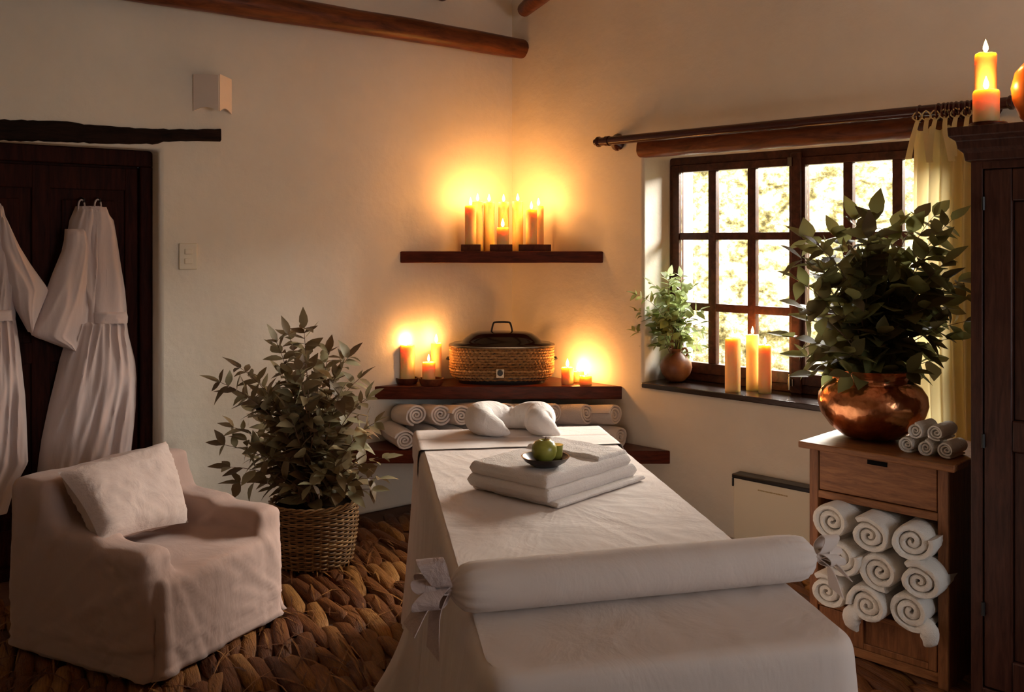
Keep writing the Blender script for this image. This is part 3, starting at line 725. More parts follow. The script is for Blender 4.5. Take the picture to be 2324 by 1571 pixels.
# shape it as a horseshoe lying flat: y pulled out so that it has real depth
cy = 3.80
def hp(px, dy, z): q = on_y(px, 960, cy+dy); return Vector((q.x, cy+dy, Zp+z))
pts = [hp(1158, -.115, .012), hp(1132, -.100, .030), hp(1098, -.070, .050), hp(1090, .0, .056), hp(1120, .055, .054), hp(1160, .070, .040), hp(1198, .060, .052), hp(1226, .005, .056), hp(1222, -.062, .050), hp(1248, -.100, .030), hp(1272, -.118, .010)]
rad = [.004, .034, .056, .064, .060, .044, .058, .064, .056, .034, .004]
pp = catmull(pts, 6); rr = [interp([(i, r_) for i, r_ in enumerate(rad)], i/6)[0] for i in range(len(pp))]
mb = MB().tube(pp, rr, 20)
for v_ in mb.v:
    dm = abs(v_.x-on_y(1160, 900, cy).x)
    if dm < .045: v_.z += .006*math.sin(v_.x*260+v_.y*20)*(1-dm/.045)
    v_.z = max(v_.z, Zp+.001)
solo('neck_pillow', mb, M_PILLOW, (pp[30].x, cy, Zp), 'white horseshoe neck pillow at the head of the massage table', 'pillow', ang=80, sub=1)

# folded towel
def rounded_slab(mb, x0, x1, y0, y1, z0, z1, seed, nx_=44, ny_=34, drop=.0):
    hz = (z1-z0)/2; r_ = hz*.55
    def surf(sgn):
        def fn(u, v_):
            u2 = .5-.5*math.cos(PI*u); v2 = .5-.5*math.cos(PI*v_); x = lerp(x0, x1, lerp(u, u2, .8)); y = lerp(y0, y1, lerp(v_, v2, .8))
            dx = min(x-x0, x1-x); dy = min(y-y0, y1-y)
            k = min(1, dx/r_) if dx < r_ else 1; k2 = min(1, dy/(hz*.8)) if dy < hz*.8 else 1
            h_ = hz*math.sqrt(max(0, 1-(1-k)**2))*math.sqrt(max(0, 1-(1-k2)**2))
            return Vector((x, y, z0+hz+sgn*h_+.0030*nz(x*18, y*18, seed)+.0012*nz(x*90, y*90, seed)))
        return fn
    mb.grid(surf(1), nx_, ny_); mb.grid(surf(-1), nx_, ny_)
nc = on_z(1243, 1157, TH); lc = on_z(1060, 1112, TH); rz_t = math.atan2(nc.y-lc.y, nc.x-lc.x)
TW = thing('folded_towel', 'thick folded white bath towel lying on the massage table', 'towel', (lc.x, lc.y, TH+.004), rz_t)
wdt = (nc-lc).length
mb = MB(); rounded_slab(mb, 0, wdt, 0, .45, .008, .050, 1); rounded_slab(mb, .004, wdt-.010, .006, .43, .044, .086, 5)
part('towel_folds', mb, M_TERRY, TW, ang=80)
mb = MB(); rounded_slab(mb, .01, wdt+.026, .014, .46, 0.0, .014, 9); part('towel_hem', mb, M_TERRY, TW, ang=80)
mb = MB(); rounded_slab(mb, .01, wdt-.02, .27, .425, .070, .098, 15, 40, 30); part('towel_flap', mb, M_TERRY, TW, ang=80)
# bowl, apple
bz = TH+.004+.086; bc = on_z(1238, 1058, bz); 
BWL = solo('fruit_bowl', MB().lathe([(.0001, .004), (.030, .003), (.034, .0), (.040, .003), (.062, .016), (.072, .028), (.074, .031), (.070, .031), (.055, .018), (.036, .009), (.0001, .007)], 40), M_BOWL, (bc.x, bc.y, bz), 'small dark wooden bowl resting on the folded towel', 'bowl', world=False)
ap = Vector((bc.x-.004, bc.y-.010, bz+.010)); APL = thing('green_apple', 'shiny green apple in the dark bowl', 'apple', ap)
part('apple_flesh', MB().lathe([(.0001, .004), (.010, .0), (.022, .006), (.033, .020), (.0385, .038), (.037, .053), (.029, .066), (.016, .072), (.007, .069), (.0001, .062)], 32), M_GREENAPPLE, APL)
part('apple_stem', MB().tube([(0, 0, .062), (.003, .001, .075), (.006, .002, .080)], .0015, 6), M_STEM, APL)
lm = Vector((bc.x+.034, bc.y+.020, bz+.018))
solo('green_candle', MB().lathe([(.015, 0), (.018, .010), (.020, .038), (.021, .043), (.018, .043), (.0001, .040)], 24), M_GREENAPPLE, lm, 'small green fruit piece tucked behind the apple in the bowl', 'fruit', world=False).name = 'green_fruit'

# ---------------------------------------------------------------- armchair with slipcover
FCH = Frame((-1.23, 3.235, 0), math.atan2(.9, .438))
mb = MB()
mb.box(.04, .66, .0, .70, .02, .375).box(-.01, .125, .03, .70, .02, .475).box(.575, .71, .03, .70, .02, .475).box(-.005, .705, .53, .71, .02, .66)
mb.add([(x, y, z) for x in (-.01, .125) for y, z in ((.40, .3), (.70, .3), (.70, .64), (.52, .60))], [(0, 1, 2, 3), (7, 6, 5, 4), (0, 4, 5, 1), (1, 5, 6, 2), (2, 6, 7, 3), (3, 7, 4, 0)])
mb.add([(x, y, z) for x in (.575, .71) for y, z in ((.40, .3), (.70, .3), (.70, .62), (.52, .58))], [(0, 1, 2, 3), (7, 6, 5, 4), (0, 4, 5, 1), (1, 5, 6, 2), (2, 6, 7, 3), (3, 7, 4, 0)])
mb.box(0, .13, .28, .50, .36, .50).box(.57, .70, .28, .50, .36, .50)
ch = thing('armchair', 'armchair under a loose pale slipcover in front of the door', 'armchair', FCH.w(.35, .4, 0), FCH.rz)
mb.map(lambda v_: v_-Vector((.35, .4, 0)))
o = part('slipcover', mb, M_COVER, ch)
m = o.modifiers.new('r', 'REMESH'); m.mode = 'VOXEL'; m.voxel_size = .016
m = o.modifiers.new('s', 'SMOOTH'); m.iterations = 14; m.factor = .6
bake(o)
for vtx in o.data.vertices:
    c = vtx.co; n_ = vtx.normal; x, y, z = c
    side = max(0, 1-abs(n_.z)*1.4); f = .0
    tang = x*abs(n_.y)+y*abs(n_.x)
    fan = tang*6.5+(z*2.6*(1 if n_.y < -.5 else -1))
    rg = 1-abs(nz(fan, z*.8, 3)); rg2 = 1-abs(nz(tang*12+z*3, z*.9, 5))
    f += side*(.022*(rg**4)+.010*(rg2**5))*min(1, .45+(.5-z)*1.2)
    X, Y = x+.35, y+.4
    def ridge(cx_, cz_, q_, k_, ph_): return max(0, math.cos(math.atan2(q_-cx_, max(1e-3, abs(z-cz_)))*k_+ph_))**5
    if n_.x < -.4: f += .013*ridge(.70, .03, Y, 24, 1)*min(1, math.hypot(Y-.7, z)/.2)+.012*ridge(.05, .47, Y, 22, 2)*math.exp(-((Y-.06)/.22)**2)
    if n_.y < -.4:
        f += .014*ridge(.06, .46, X, 17, .5)*math.exp(-((X-.07)/.16)**2)+.012*ridge(.72, .06, X, 15, 0)*math.exp(-((X-.6)/.2)**2)
        f += .006*math.exp(-((X-.53)/.006)**2)
    f += .010*nz(x*4, y*4, z*4)+(1-side)*.007*(1-abs(nz(x*7+y*5, y*7, 3)))**5
    t_ = max(0, (.42-z)/.42); f += side*.040*t_**1.5
    c += Vector((n_.x*f, n_.y*f, n_.z*f*.6))
    if z > .5: c.z += .02*nz(x*3, 1)+.035*(.0-x)*.6
m = o.modifiers.new('s', 'SMOOTH'); m.iterations = 2; m.factor = .5
bake(o)
for vtx in o.data.vertices:
    if vtx.co.z < .06: vtx.co.z = max(vtx.co.z, .040+.006*nz(vtx.co.x*9, vtx.co.y*9))
o.data.polygons.foreach_set('use_smooth', [True]*len(o.data.polygons))
for sx in (.06, .64):
    for sy in (.08, .74): part('foot', MB().box(sx-.375, sx-.325, sy-.425, sy-.375, .036, .10), M_CAB, ch)
# piping seams of the seat front
def seam(pts, r_=.0035): return MB().tube(catmull(pts, 6), r_, 6)

# cushion
def pillow(c00, c10, c11, c01, th, seed=0, n=30):
    mb = MB(); nrm = (c10-c00).cross(c01-c00).normalized()
    def fn(sg):
        def g(u, v_):
            s_ = 1-.06*math.sin(PI*u)*0; p_ = (c00*(1-u)+c10*u)*(1-v_)+(c01*(1-u)+c11*u)*v_; ctr = (c00+c10+c11+c01)/4
            pinch = 1-.07*(math.sin(PI*u)*(abs(v_-.5)*2)**4+math.sin(PI*v_)*(abs(u-.5)*2)**4)
            p_ = ctr+(p_-ctr)*pinch
            h_ = th*(max(0, 1-(2*u-1)**4)*max(0, 1-(2*v_-1)**4))**.55
            wr = .008*nz(u*5, v_*5, seed)+.010*(1-abs(nz(u*6+v_*5, v_*4-u*3, seed+3)))**5
            return p_+nrm*sg*(h_+wr*min(1, h_/th*2))
        return g
    mb.grid(fn(1), n, n); mb.grid(fn(-1), n, n)
    import bmesh
    return mb
c00 = FCH.w(FCH.hit(230, 1234, .27)); c10 = FCH.w(FCH.hit(428, 1186, .33)); c11 = FCH.w(FCH.hit(377, 1002, .54)); c01 = FCH.w(FCH.hit(131, 1072, .49))
mb = pillow(c00, c10, c11, c01, .065)
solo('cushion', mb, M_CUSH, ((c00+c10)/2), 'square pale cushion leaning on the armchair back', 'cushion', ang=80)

# ---------------------------------------------------------------- bathrobes
def sheet(rows, ybk, th, seed, folds=9, amp=.018, nu=56, nv=70, taper=True):
    """cloth hanging between the outlines of `rows` (py, left px, right px)"""
    mb = MB(); y0, y1 = rows[0][0], rows[-1][0]
    def edge(v_):
        py = lerp(y0, y1, v_); a, b = interp(rows, py); return py, a, b
    def front(u, v_):
        py, a, b = edge(v_); q = FL.hit(lerp(a, b, u), py, ybk-th*.5)
        sh = (1-abs(2*u-1)**2.6)**.6 if abs(2*u-1) < 1 else 0
        fold = amp*1.3*(1-abs(nz(u*folds*.62+v_*.8, v_*1.6, seed)))**2.2+amp*.55*nz(u*folds*1.2+v_, v_*3, seed+4)
        y = ybk-(th*sh+fold*min(1, sh*2))*(1 if v_ > .02 else .6)
        return Vector((q.x, y, q.z))
    def back(u, v_):
        py, a, b = edge(v_); q = FL.hit(lerp(a, b, u), py, ybk-th*.5); return Vector((q.x, ybk, q.z))
    mb.grid(front, nu, nv); mb.grid(back, nu, 12)
    return mb
def robe(label, body, skirt, sleeve, extra, hooks, belt=None, tie=None):
    r0 = FL.w(FL.hit((body[3][1]+body[3][2])/2, 1040, .0)); o = thing('bathrobe', label, 'bathrobe', (r0.x, r0.y, .35), FL.rz, 'white bathrobes hanging on the door')
    inv = o.location.copy()
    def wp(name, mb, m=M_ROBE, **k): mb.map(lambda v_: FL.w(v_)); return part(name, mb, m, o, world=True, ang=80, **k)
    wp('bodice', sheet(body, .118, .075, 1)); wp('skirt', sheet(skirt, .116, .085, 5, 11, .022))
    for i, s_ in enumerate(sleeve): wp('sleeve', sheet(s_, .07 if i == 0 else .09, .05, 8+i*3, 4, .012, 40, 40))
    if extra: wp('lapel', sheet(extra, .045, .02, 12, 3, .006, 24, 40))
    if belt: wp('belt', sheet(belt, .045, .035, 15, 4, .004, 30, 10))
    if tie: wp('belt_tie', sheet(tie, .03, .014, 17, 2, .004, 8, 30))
    for (px, py) in hooks:
        a, b, c = FL.hit(px-8, py+26, .07), FL.hit(px, py, .09), FL.hit(px+8, py+26, .07)
        wp('hanging_loop', MB().tube(catmull([a, FL.hit(px-6, py+6, .09), b, FL.hit(px+6, py+6, .09), c], 4), .004, 6, up=Vector((0, 1, 0))))
    return o
robe('white bathrobe with belt hanging by two loops beside the door frame',
     [(468, 176, 236), (500, 162, 262), (560, 152, 272), (620, 150, 281), (660, 150, 288), (700, 158, 292), (735, 168, 292)],
     [(722, 168, 291), (760, 158, 296), (820, 140, 312), (860, 131, 316), (920, 116, 314), (1000, 99, 306), (1050, 92, 300), (1150, 80, 296)],
     [[(520, 150, 196), (560, 147, 205), (620, 122, 206), (700, 93, 207), (752, 70, 200), (765, 76, 186), (782, 130, 182), (797, 164, 172)]],
     [(470, 204, 243), (520, 204, 262), (600, 206, 272), (700, 209, 282), (722, 212, 284)], [(185, 454), (222, 453)],
     [(708, 210, 290), (720, 211, 293), (734, 213, 292)], [(730, 238, 252), (800, 236, 247), (930, 232, 243)])
robe('white bathrobe cut off by the left edge of the picture',
     [(462, -20, 4), (500, -40, 18), (560, -60, 38), (620, -70, 44), (700, -70, 40), (728, -70, 38)],
     [(716, -70, 38), (780, -80, 48), (900, -95, 62), (1050, -105, 68), (1110, -110, 36), (1165, -112, 20)],
     [[(490, -4, 12), (560, -4, 47), (600, 4, 72), (650, 16, 108), (660, 20, 113), (700, 36, 96), (740, 58, 79), (754, 66, 74)]],
     None, [(-12, 448)], [(704, -60, 30), (728, -60, 32)], None)
# hooks of the robes
for px, lab in ((186, 'small dark coat hook holding the left loop of the belted robe'), (222, 'small dark coat hook holding the right loop of the belted robe')):
    a = FL.hit(px, 458, .12); mb = MB().tube(catmull([FL.w(Vector((a.x, .127, a.z+.02))), FL.w(Vector((a.x, .10, a.z+.01))), FL.w(Vector((a.x, .085, a.z-.002))), FL.w(Vector((a.x, .078, a.z+.014)))], 4), .004, 6)
    b = FL.w(Vector((a.x, .127, a.z))); solo('coat_hook', mb, M_IRON, b, lab, 'hook', 'coat hooks on the door')

# ---------------------------------------------------------------- sconce and switch
def prism(pts, z0, z1): n = len(pts); return MB().add([(x, y, z0) for x, y in pts]+[(x, y, z1) for x, y in pts], [tuple(reversed(range(n))), tuple(range(n, 2*n))]+[(i, (i+1) % n, n+(i+1) % n, n+i) for i in range(n)])
sc0 = FL.hit(478, 215, 0)
SCN = thing('wall_sconce', 'white plaster wall sconce high above the door lintel', 'wall lamp', FL.w(sc0.x, 0, sc0.z-.09), FL.rz)
def sconce_face(x0, y0, x1, y1):
    mb = MB(); t_ = Vector((x1-x0, y1-y0, 0)); n_ = Vector((t_.y, -t_.x, 0)).normalized()
    def fn(o_): return lambda u, v_: Vector((lerp(x0, x1, u), lerp(y0, y1, u), 0))+n_*o_+Vector((0, 0, lerp(-.002+.020*math.sin(PI*u), .178+.006*(1-u), v_)))
    a = MB().grid(fn(0), 14, 12); b = MB().grid(fn(.006), 14, 12); mb.add(a.v, a.f); mb.add(b.v, b.f)
    nu = 14; off = len(a.v)
    for i in range(nu-1): mb.f.append((i, i+1, off+i+1, off+i)); k = 11*nu; mb.f.append((k+i, k+i+1, off+k+i+1, off+k+i))
    for j in range(11): mb.f.append((j*nu, (j+1)*nu, off+(j+1)*nu, off+j*nu)); mb.f.append((j*nu+13, (j+1)*nu+13, off+(j+1)*nu+13, off+j*nu+13))
    return mb
part('shade', sconce_face(-.088, -.004, .008, -.088), M_SCONCE, SCN)
part('shade', sconce_face(.008, -.088, .104, -.004), M_SCONCE, SCN)
part('back_plate', MB().box(-.05, .06, -.012, 0, .04, .14), M_SCONCE, SCN, .003)
sw = FL.hit(426, 582, 0); SW = thing('light_switch', 'cream light switch plate with two rockers on the left wall', 'switch', FL.w(sw.x, 0, sw.z), FL.rz)
part('plate', MB().box(-.046, .046, -.010, 0, -.066, .066), M_SWITCH, SW, .004)
for z in (-.024, .024): part('rocker', MB().box(-.020, .020, -.015, -.009, z-.014, z+.014), M_SWITCH, SW, .003)

# ---------------------------------------------------------------- plants
def leaf(mb, p_, d, nrm, ln, wd, curl, rng):
    d = d.normalized(); s_ = d.cross(nrm)
    if s_.length < 1e-3: s_ = Vector((1, 0, 0))
    s_.normalize(); n_ = s_.cross(d).normalized()
    prof = [(0, .04), (.14, .62), (.34, 1), (.58, .88), (.82, .42), (1, .02)]
    vs = []; tw = rng.uniform(-.5, .5)
    for t, w_ in prof:
        c = p_+d*(ln*t)-n_*(curl*ln*t*t); ss = (s_*math.cos(tw*t)+n_*math.sin(tw*t))*(wd*.5*w_)
        vs += [c-ss+n_*wd*.10*w_, c, c+ss+n_*wd*.10*w_]
    fs = []
    for i in range(len(prof)-1):
        b = i*3; fs += [(b, b+1, b+4, b+3), (b+1, b+2, b+5, b+4)]
    mb.add(vs, fs)
def plant(root, parent, mleaf, branches, seed, leafL, leafW, step, stem_r=.003, droop=.25, keep=None, rand_up=.3, fromt=.2):
    rng = random.Random(seed); ml, ms = MB(), MB()
    for (tip, bend) in branches:
        n_ = max(4, int((tip-root).length/step)); path = []
        r0 = root+Vector((rng.uniform(-1, 1), rng.uniform(-1, 1), 0))*.03
        ctrl = r0+Vector(((tip-r0).x*.25, (tip-r0).y*.25, (tip-r0).z*.7))+Vector(bend)
        for i in range(n_+1):
            t = i/n_; path.append(r0*(1-t)**2+ctrl*2*t*(1-t)+tip*t*t)
        ms.tube(path, [stem_r*(1-.65*i/n_) for i in range(n_+1)], 5)
        for i in range(1, n_+1):
            t = i/n_
            if t < fromt: continue
            d = (path[i]-path[i-1]).normalized(); side = d.cross(Vector((0, 0, 1)));
            if side.length < .05: side = Vector((1, 0, 0))
            side.normalize(); rot = rng.uniform(0, PI)
            for sg in (1, -1):
                if rng.random() < .12: continue
                q = Matrix.Rotation(rot+rng.uniform(-.5, .5), 3, d) @ side*sg
                ld = (q*1.0+d*rng.uniform(.35, .9)+Vector((0, 0, rng.uniform(-droop, rand_up)))).normalized()
                sz = rng.uniform(.7, 1.15)*(1-.35*t**3)
                leaf(ml, path[i], ld, Vector((rng.uniform(-.6, .6), rng.uniform(-.9, .3), 1)), leafL*sz, leafW*sz*rng.uniform(.8, 1.2), rng.uniform(-.1, .45), rng)
        leaf(ml, path[-1], path[-1]-path[-2], Vector((0, -.4, 1)), leafL*.8, leafW*.7, .1, rng)
    if keep: ml.map(keep); ms.map(keep)
    part('foliage', ml, mleaf, parent, world=True, ang=80); part('stem', ms, M_STEM, parent, world=True)
def tips_px(cx, cyp, Y, pts, dep, rng):
    res = []
    for (px, py) in pts:
        dy = rng.uniform(-dep, dep); q = on_y(px, py, Y+dy); res.append((q, (rng.uniform(-.04, .04), rng.uniform(-.04, .04), .03)))
    return res
# large plant in a basket
rng = random.Random(21)
bk = on_z(712, 1288, 0); BK = thing('wicker_basket', 'tall round brown wicker basket standing behind the armchair', 'basket', (bk.x, bk.y, .036))
mb = MB(); nst, nrow, nth = 34, 27, 136
def rb(z): return lerp(.178, .200, min(1, z/.2))+.006*math.sin(z*11)
for k in range(nrow):
    z = .012+k*.0098
    vs = [];
    for i in range(nth):
        th = 2*PI*i/nth; s_ = math.cos(th*nst/2+k*PI)*.0055+.0018*nz(th*7, k)
        for j in range(5):
            ph = 2*PI*j/5; rr = rb(z)+s_+math.cos(ph)*.0044; vs.append(Vector((rr*math.cos(th), rr*math.sin(th), z+math.sin(ph)*.0050+.0015*nz(th*4, k*.7))))
    mb.add(vs, [(i*5+j, i*5+(j+1) % 5, ((i+1) % nth)*5+(j+1) % 5, ((i+1) % nth)*5+j) for i in range(nth) for j in range(5)])
for i in range(nst):
    th = 2*PI*(i+.5)/nst; mb.tube([((rb(z)-.001)*math.cos(th), (rb(z)-.001)*math.sin(th), z) for z in (.0, .07, .14, .21, .275)], .0045, 6)
part('weave', mb, M_BASKET, BK, ang=80)
mb = MB()
for q in range(3):
    path = [(((.200+.007*math.cos(9*a+q*2.1)))*math.cos(a), (.200+.007*math.cos(9*a+q*2.1))*math.sin(a), .283+.008*math.sin(9*a+q*2.1)) for a in [2*PI*k/120 for k in range(121)]]
    mb.tube(path, .0055, 6)
part('rim_braid', mb, M_BASKET, BK)
part('inner_base', MB().lathe([(.165, .0), (.172, .1), (.188, .26), (.0001, .255)], 32), M_DARK, BK)
PLT = thing('eucalyptus_bunch', 'large dusty olive eucalyptus bunch rising from the wicker basket', 'plant', (bk.x, bk.y, .30))
main = [(500, 868), (545, 835), (590, 870), (628, 778), (655, 760), (690, 745), (745, 800), (790, 812), (815, 860), (832, 905), (850, 960), (868, 1040), (862, 1085), (840, 1110), (530, 970), (510, 1010), (522, 1060), (545, 1095), (600, 900), (640, 850), (680, 840), (720, 850), (760, 860), (700, 900), (650, 930), (600, 960), (740, 930), (790, 940), (620, 1000), (680, 980), (740, 1000), (800, 1010), (580, 1040), (640, 1050), (700, 1050), (760, 1060), (820, 1060), (600, 1085), (790, 1100), (560, 1000), (830, 985), (560, 905), (575, 935), (770, 900), (725, 960), (660, 1010), (780, 970), (640, 1095), (710, 1100), (670, 900), (615, 915), (750, 1100)]
plant(Vector((bk.x, bk.y, .26)), PLT, M_LEAF_A, tips_px(0, 0, bk.y, main, .20, rng), 5, .125, .060, .042, .0034, .3, fromt=.22)
# copper pot
pc = on_y(1980, 900, 3.62)
CABT = .80; cf0_ = on_z(1811, 1001, CABT)
POT = solo('copper_pot', MB().lathe([(.0001, .002), (.07, .0), (.11, .010), (.155, .045), (.188, .090), (.200, .130), (.196, .165), (.175, .198), (.152, .214), (.146, .222), (.150, .240), (.163, .262), (.166, .266), (.160, .266), (.146, .240), (.140, .222), (.150, .20), (.0001, .18)], 56), M_COPPER, (pc.x, 3.62, CABT+.001), 'large round hammered copper pot full of dark leaves', 'pot', world=False, ang=60)
rng = random.Random(4)
_wf = Frame((cf0_.x, cf0_.y, 0), FRT.rz)
def keep_pot(v_):
    q = _wf.l(v_)
    if q.x > .605 and q.y > -.01: q.x = .605
    q2 = FRT.l(_wf.w(q))
    if q2.y > -.15: q2.y = -.15
    return FRT.w(q2)
BQ = thing('eucalyptus_bouquet', 'big dark broad-leaved bouquet standing in the copper pot', 'plant', (pc.x, 3.62, CABT+.20))
main = [(1822, 590), (1815, 640), (1835, 545), (1870, 570), (1825, 700), (1800, 765), (1830, 810), (1850, 850), (1900, 540), (1940, 500), (1985, 490), (2030, 520), (2080, 500), (2120, 490), (2160, 500), (2120, 560), (2140, 600), (2175, 640), (2195, 680), (2190, 730), (2150, 770), (2110, 820), (2060, 845), (2000, 850), (1930, 850), (1890, 840), (1900, 620), (1950, 600), (2000, 580), (2050, 600), (2090, 640), (1880, 680), (1940, 680), (1990, 680), (2040, 690), (2100, 700), (1900, 750), (1950, 760), (2000, 760), (2060, 770), (1870, 620), (1860, 780), (2140, 690), (1970, 540), (2020, 640), (1920, 800), (1980, 810), (2040, 810), (2090, 760), (1850, 730), (2130, 640)]
plant(Vector((pc.x, 3.62, CABT+.16)), BQ, M_LEAF_B, tips_px(0, 0, 3.62, main, .17, rng), 9, .135, .084, .046, .003, .6, fromt=.3, keep=keep_pot)
# clay jug on the sill
jb = on_z(1534, 866, SILLZ); JUG = thing('clay_jug', 'small round brown clay jug on the window sill', 'jug', (jb.x, jb.y, SILLZ+.001), 0)
part('body', MB().lathe([(.0001, .001), (.035, .0), (.055, .012), (.080, .045), (.090, .080), (.085, .112), (.060, .142), (.036, .160), (.031, .172), (.036, .184), (.033, .185), (.026, .172), (.0001, .160)], 36), M_CLAY, JUG)
part('handle', MB().tube(catmull([(.030, .0, .178), (.052, 0, .186), (.064, 0, .168), (.062, 0, .150), (.056, 0, .138)], 5), .006, 8, up=Vector((0, 1, 0))), M_CLAY, JUG)
rng = random.Random(8)
def keep_sill(v_):
    q = FRT.l(v_)
    if q.y > .225: q.y = .225
    if q.x < WX0+.006 and q.y > -.006: q.y = -.008 if q.x < WX0-.02 else q.y; q.x = q.x if q.x < WX0-.02 else WX0+.008
    return FRT.w(q)
SB = thing('eucalyptus_sprigs', 'fresh light green sprigs standing in the clay jug', 'plant', (jb.x, jb.y, SILLZ+.15))
main = [(1445, 655), (1460, 690), (1470, 735), (1490, 770), (1480, 630), (1520, 612), (1545, 615), (1570, 640), (1590, 690), (1610, 740), (1600, 770), (1560, 790), (1530, 790), (1505, 660), (1540, 665), (1560, 700), (1510, 710), (1540, 735), (1575, 740), (1500, 745), (1530, 640), (1480, 700), (1590, 720), (1520, 690)]
main = [(x, y+14) for x, y in main]
plant(Vector((jb.x, jb.y, SILLZ+.15)), SB, M_LEAF_C, tips_px(0, 0, jb.y, main, .10, rng), 13, .078, .046, .030, .0022, .3, fromt=.25, keep=keep_sill)

# ---------------------------------------------------------------- curtain rod, rings, curtain
YR = -.10; ra = FRT.hit(1362, 321, YR); rbx = FRT.hit(2290, 250, YR).x; ZR = 2.118
ROD = thing('curtain_rod', 'dark varnished wooden curtain rod above the window', 'curtain rod', FRT.w(ra.x, YR, ZR), FRT.rz)
LR = rbx-ra.x
mb = MB().tube([(x, 0, 0) for x in (0, LR*.5, LR)], .024, 20); part('pole', mb, M_ROD, ROD)
for s_, x in ((-1, 0), (1, LR)):
    mb = MB(); prof = [(-.006, .022), (.004, .030), (.016, .030), (.022, .018), (.038, .018), (.042, .014), (.046, .001)]
    mb.tube([(x+s_*a, 0, 0) for a, _ in prof], [r_ for _, r_ in prof], 20); part('finial', mb, M_ROD, ROD)
for x in (.055, LR-.10):
    mb = MB(); n = 24
    prof = [(.098, .046), (.088, .050), (.080, .044), (.06, .02), (.02, .02)]
    mb.tube([(x, yy, 0) for yy, _ in prof], [r_ for _, r_ in prof], 20, up=Vector((0, 0, 1)))
    mb.tube([(x-.012, 0, 0), (x+.012, 0, 0)], .029, 20); part('bracket', mb, M_ROD, ROD)
CURX = [FRT.hit(px, 300, YR).x for px in (2088, 2128, 2140, 2152, 2163, 2174, 2184, 2194, 2204, 2214, 2224)]
for i, x in enumerate(CURX):
    mb = MB(); n = 28; path = [(.006*math.sin(i), .034*math.cos(2*PI*k/n), .034*math.sin(2*PI*k/n)-.012) for k in range(n+1)]
    mb.tube(path, .0055, 8, up=Vector((1, 0, 0)), cap=False)
    lab = 'single dark wooden curtain ring apart at the left of the bunch' if i == 0 else 'dark wooden curtain ring bunched with others beside the wardrobe top'
    solo('curtain_ring', mb, M_ROD, FRT.w(x, YR, ZR), lab, 'curtain ring', 'curtain rings on the rod' if i == 0 else 'bunched curtain rings', rz=FRT.rz, world=False)
c0x, c1x = FRT.hit(2072, 500, YR).x, FRT.hit(2300, 500, YR).x
CUR = thing('curtain', 'cream muslin curtain drawn aside at the right of the window', 'curtain', FRT.w(c0x, YR, .06), FRT.rz)
def cf(u, v_):
    z = v_*1.99; x = u*(c1x-c0x)+.02*math.sin(z*2+1)*(1-v_); fr_ = 8.5
    am = .022+.012*nz(u*4, z*.8); y = am*math.sin(u*2*PI*fr_+.6*math.sin(z*1.4))+.01*nz(u*20, z*2)
    if v_ > .97: y *= (1-v_)/.03*.6+.4
    sc_ = -.02*abs(math.sin(u*PI*5.5)) if v_ > .995 else 0
    return Vector((x, y+.005, z+sc_))
part('cloth', MB().grid(cf, 190, 60), M_CURTAIN, CUR, ang=80)
for k, (px, dx) in enumerate(((2088, -.018), (2108, .012), (2128, -.01), (2150, .02), (2174, 0), (2200, .01))):
    x = FRT.hit(px, 300, YR).x-c0x; mb = MB(); t_ = ZR-.06
    pth = catmull([(x, -.02, t_-.035), (x+dx*.3, -.045, t_-.09), (x+dx, -.05, t_-.15), (x+dx*1.8, -.045, t_-.21-.02*(k % 2))], 5)
    mb.ribbon(pth, [Vector((.008+.006*i/len(pth), .002, 0)) for i in range(len(pth))], .001)
    mb.tube(catmull([(x, -.02, t_-.05), (x-.02, -.03, t_-.03), (x, -.03, t_-.005), (x+.02, -.03, t_-.03), (x, -.02, t_-.05)], 4), .005, 6, .5)
    part('tie', mb, M_CURTAIN, CUR)

# ---------------------------------------------------------------- heater
h0 = FRT.hit(1663, 1075, -.09); HE = thing('panel_heater', 'low cream panel heater with black top edge under the window', 'heater', FRT.w(h0.x, -.0, 0), FRT.rz)
hz = h0.z; hw = .62
part('panel', MB().box(0, hw, -.085, -.02, .04, hz-.018), M_HEATER, HE, .006)
part('top_trim', MB().box(-.006, hw+.006, -.092, -.012, hz-.022, hz).box(-.006, .004, -.092, -.012, hz-.065, hz-.02).box(hw-.004, hw+.006, -.092, -.012, hz-.065, hz-.02), M_BLACKPL, HE, .005, label='black plastic top trim')
mb = MB(); x = .14
rg_ = random.Random(2)
while x < .30: l_ = rg_.uniform(.003, .007); mb.box(x, x+l_, -.0862, -.0848, hz-.062, hz-.056); x += l_+.002
part('lettering', mb, M_GOLD, HE, label='tiny gold lettering')
for x in (.06, hw-.06): part('foot', MB().box(x-.02, x+.02, -.13, -.01, 0, .042), M_BLACKPL, HE)

# ---------------------------------------------------------------- side cabinet
cf0 = on_z(1811, 1001, CABT); FC = Frame((cf0.x, cf0.y, 0), FRT.rz)
CW, CD = .565, .46
CAB = thing('side_cabinet', 'brown wooden side cabinet with drawer, towel niche and door', 'cabinet', FC.w(0, 0, 0), FRT.rz)
x0, x1 = .030, CW-.03; y0 = .03
def z_at(px, py): return FC.hit(px, py, y0).z
part('cabinet_top', MB().box(0, CW, 0, CD, CABT-.024, CABT), M_CAB, CAB, .004)
NZ0, NZ1 = .215, .595
mb = MB().box(x0, x0+.035, y0, CD-.01, .0, CABT-.024).box(x1-.035, x1, y0, CD-.01, .0, CABT-.024)
part('side_panel', mb, M_CABV, CAB, .003)
mb = MB().box(x0+.035, x1-.035, y0, CD-.01, NZ1, NZ1+.028).box(x0+.035, x1-.035, y0, CD-.01, NZ0-.02, NZ0).box(x0+.035, x1-.035, y0+.01, CD-.01, .04, .075).box(x0+.035, x1-.035, CD-.03, CD-.01, .04, CABT-.024)
part('frame_rail', mb, M_CAB, CAB, .003)
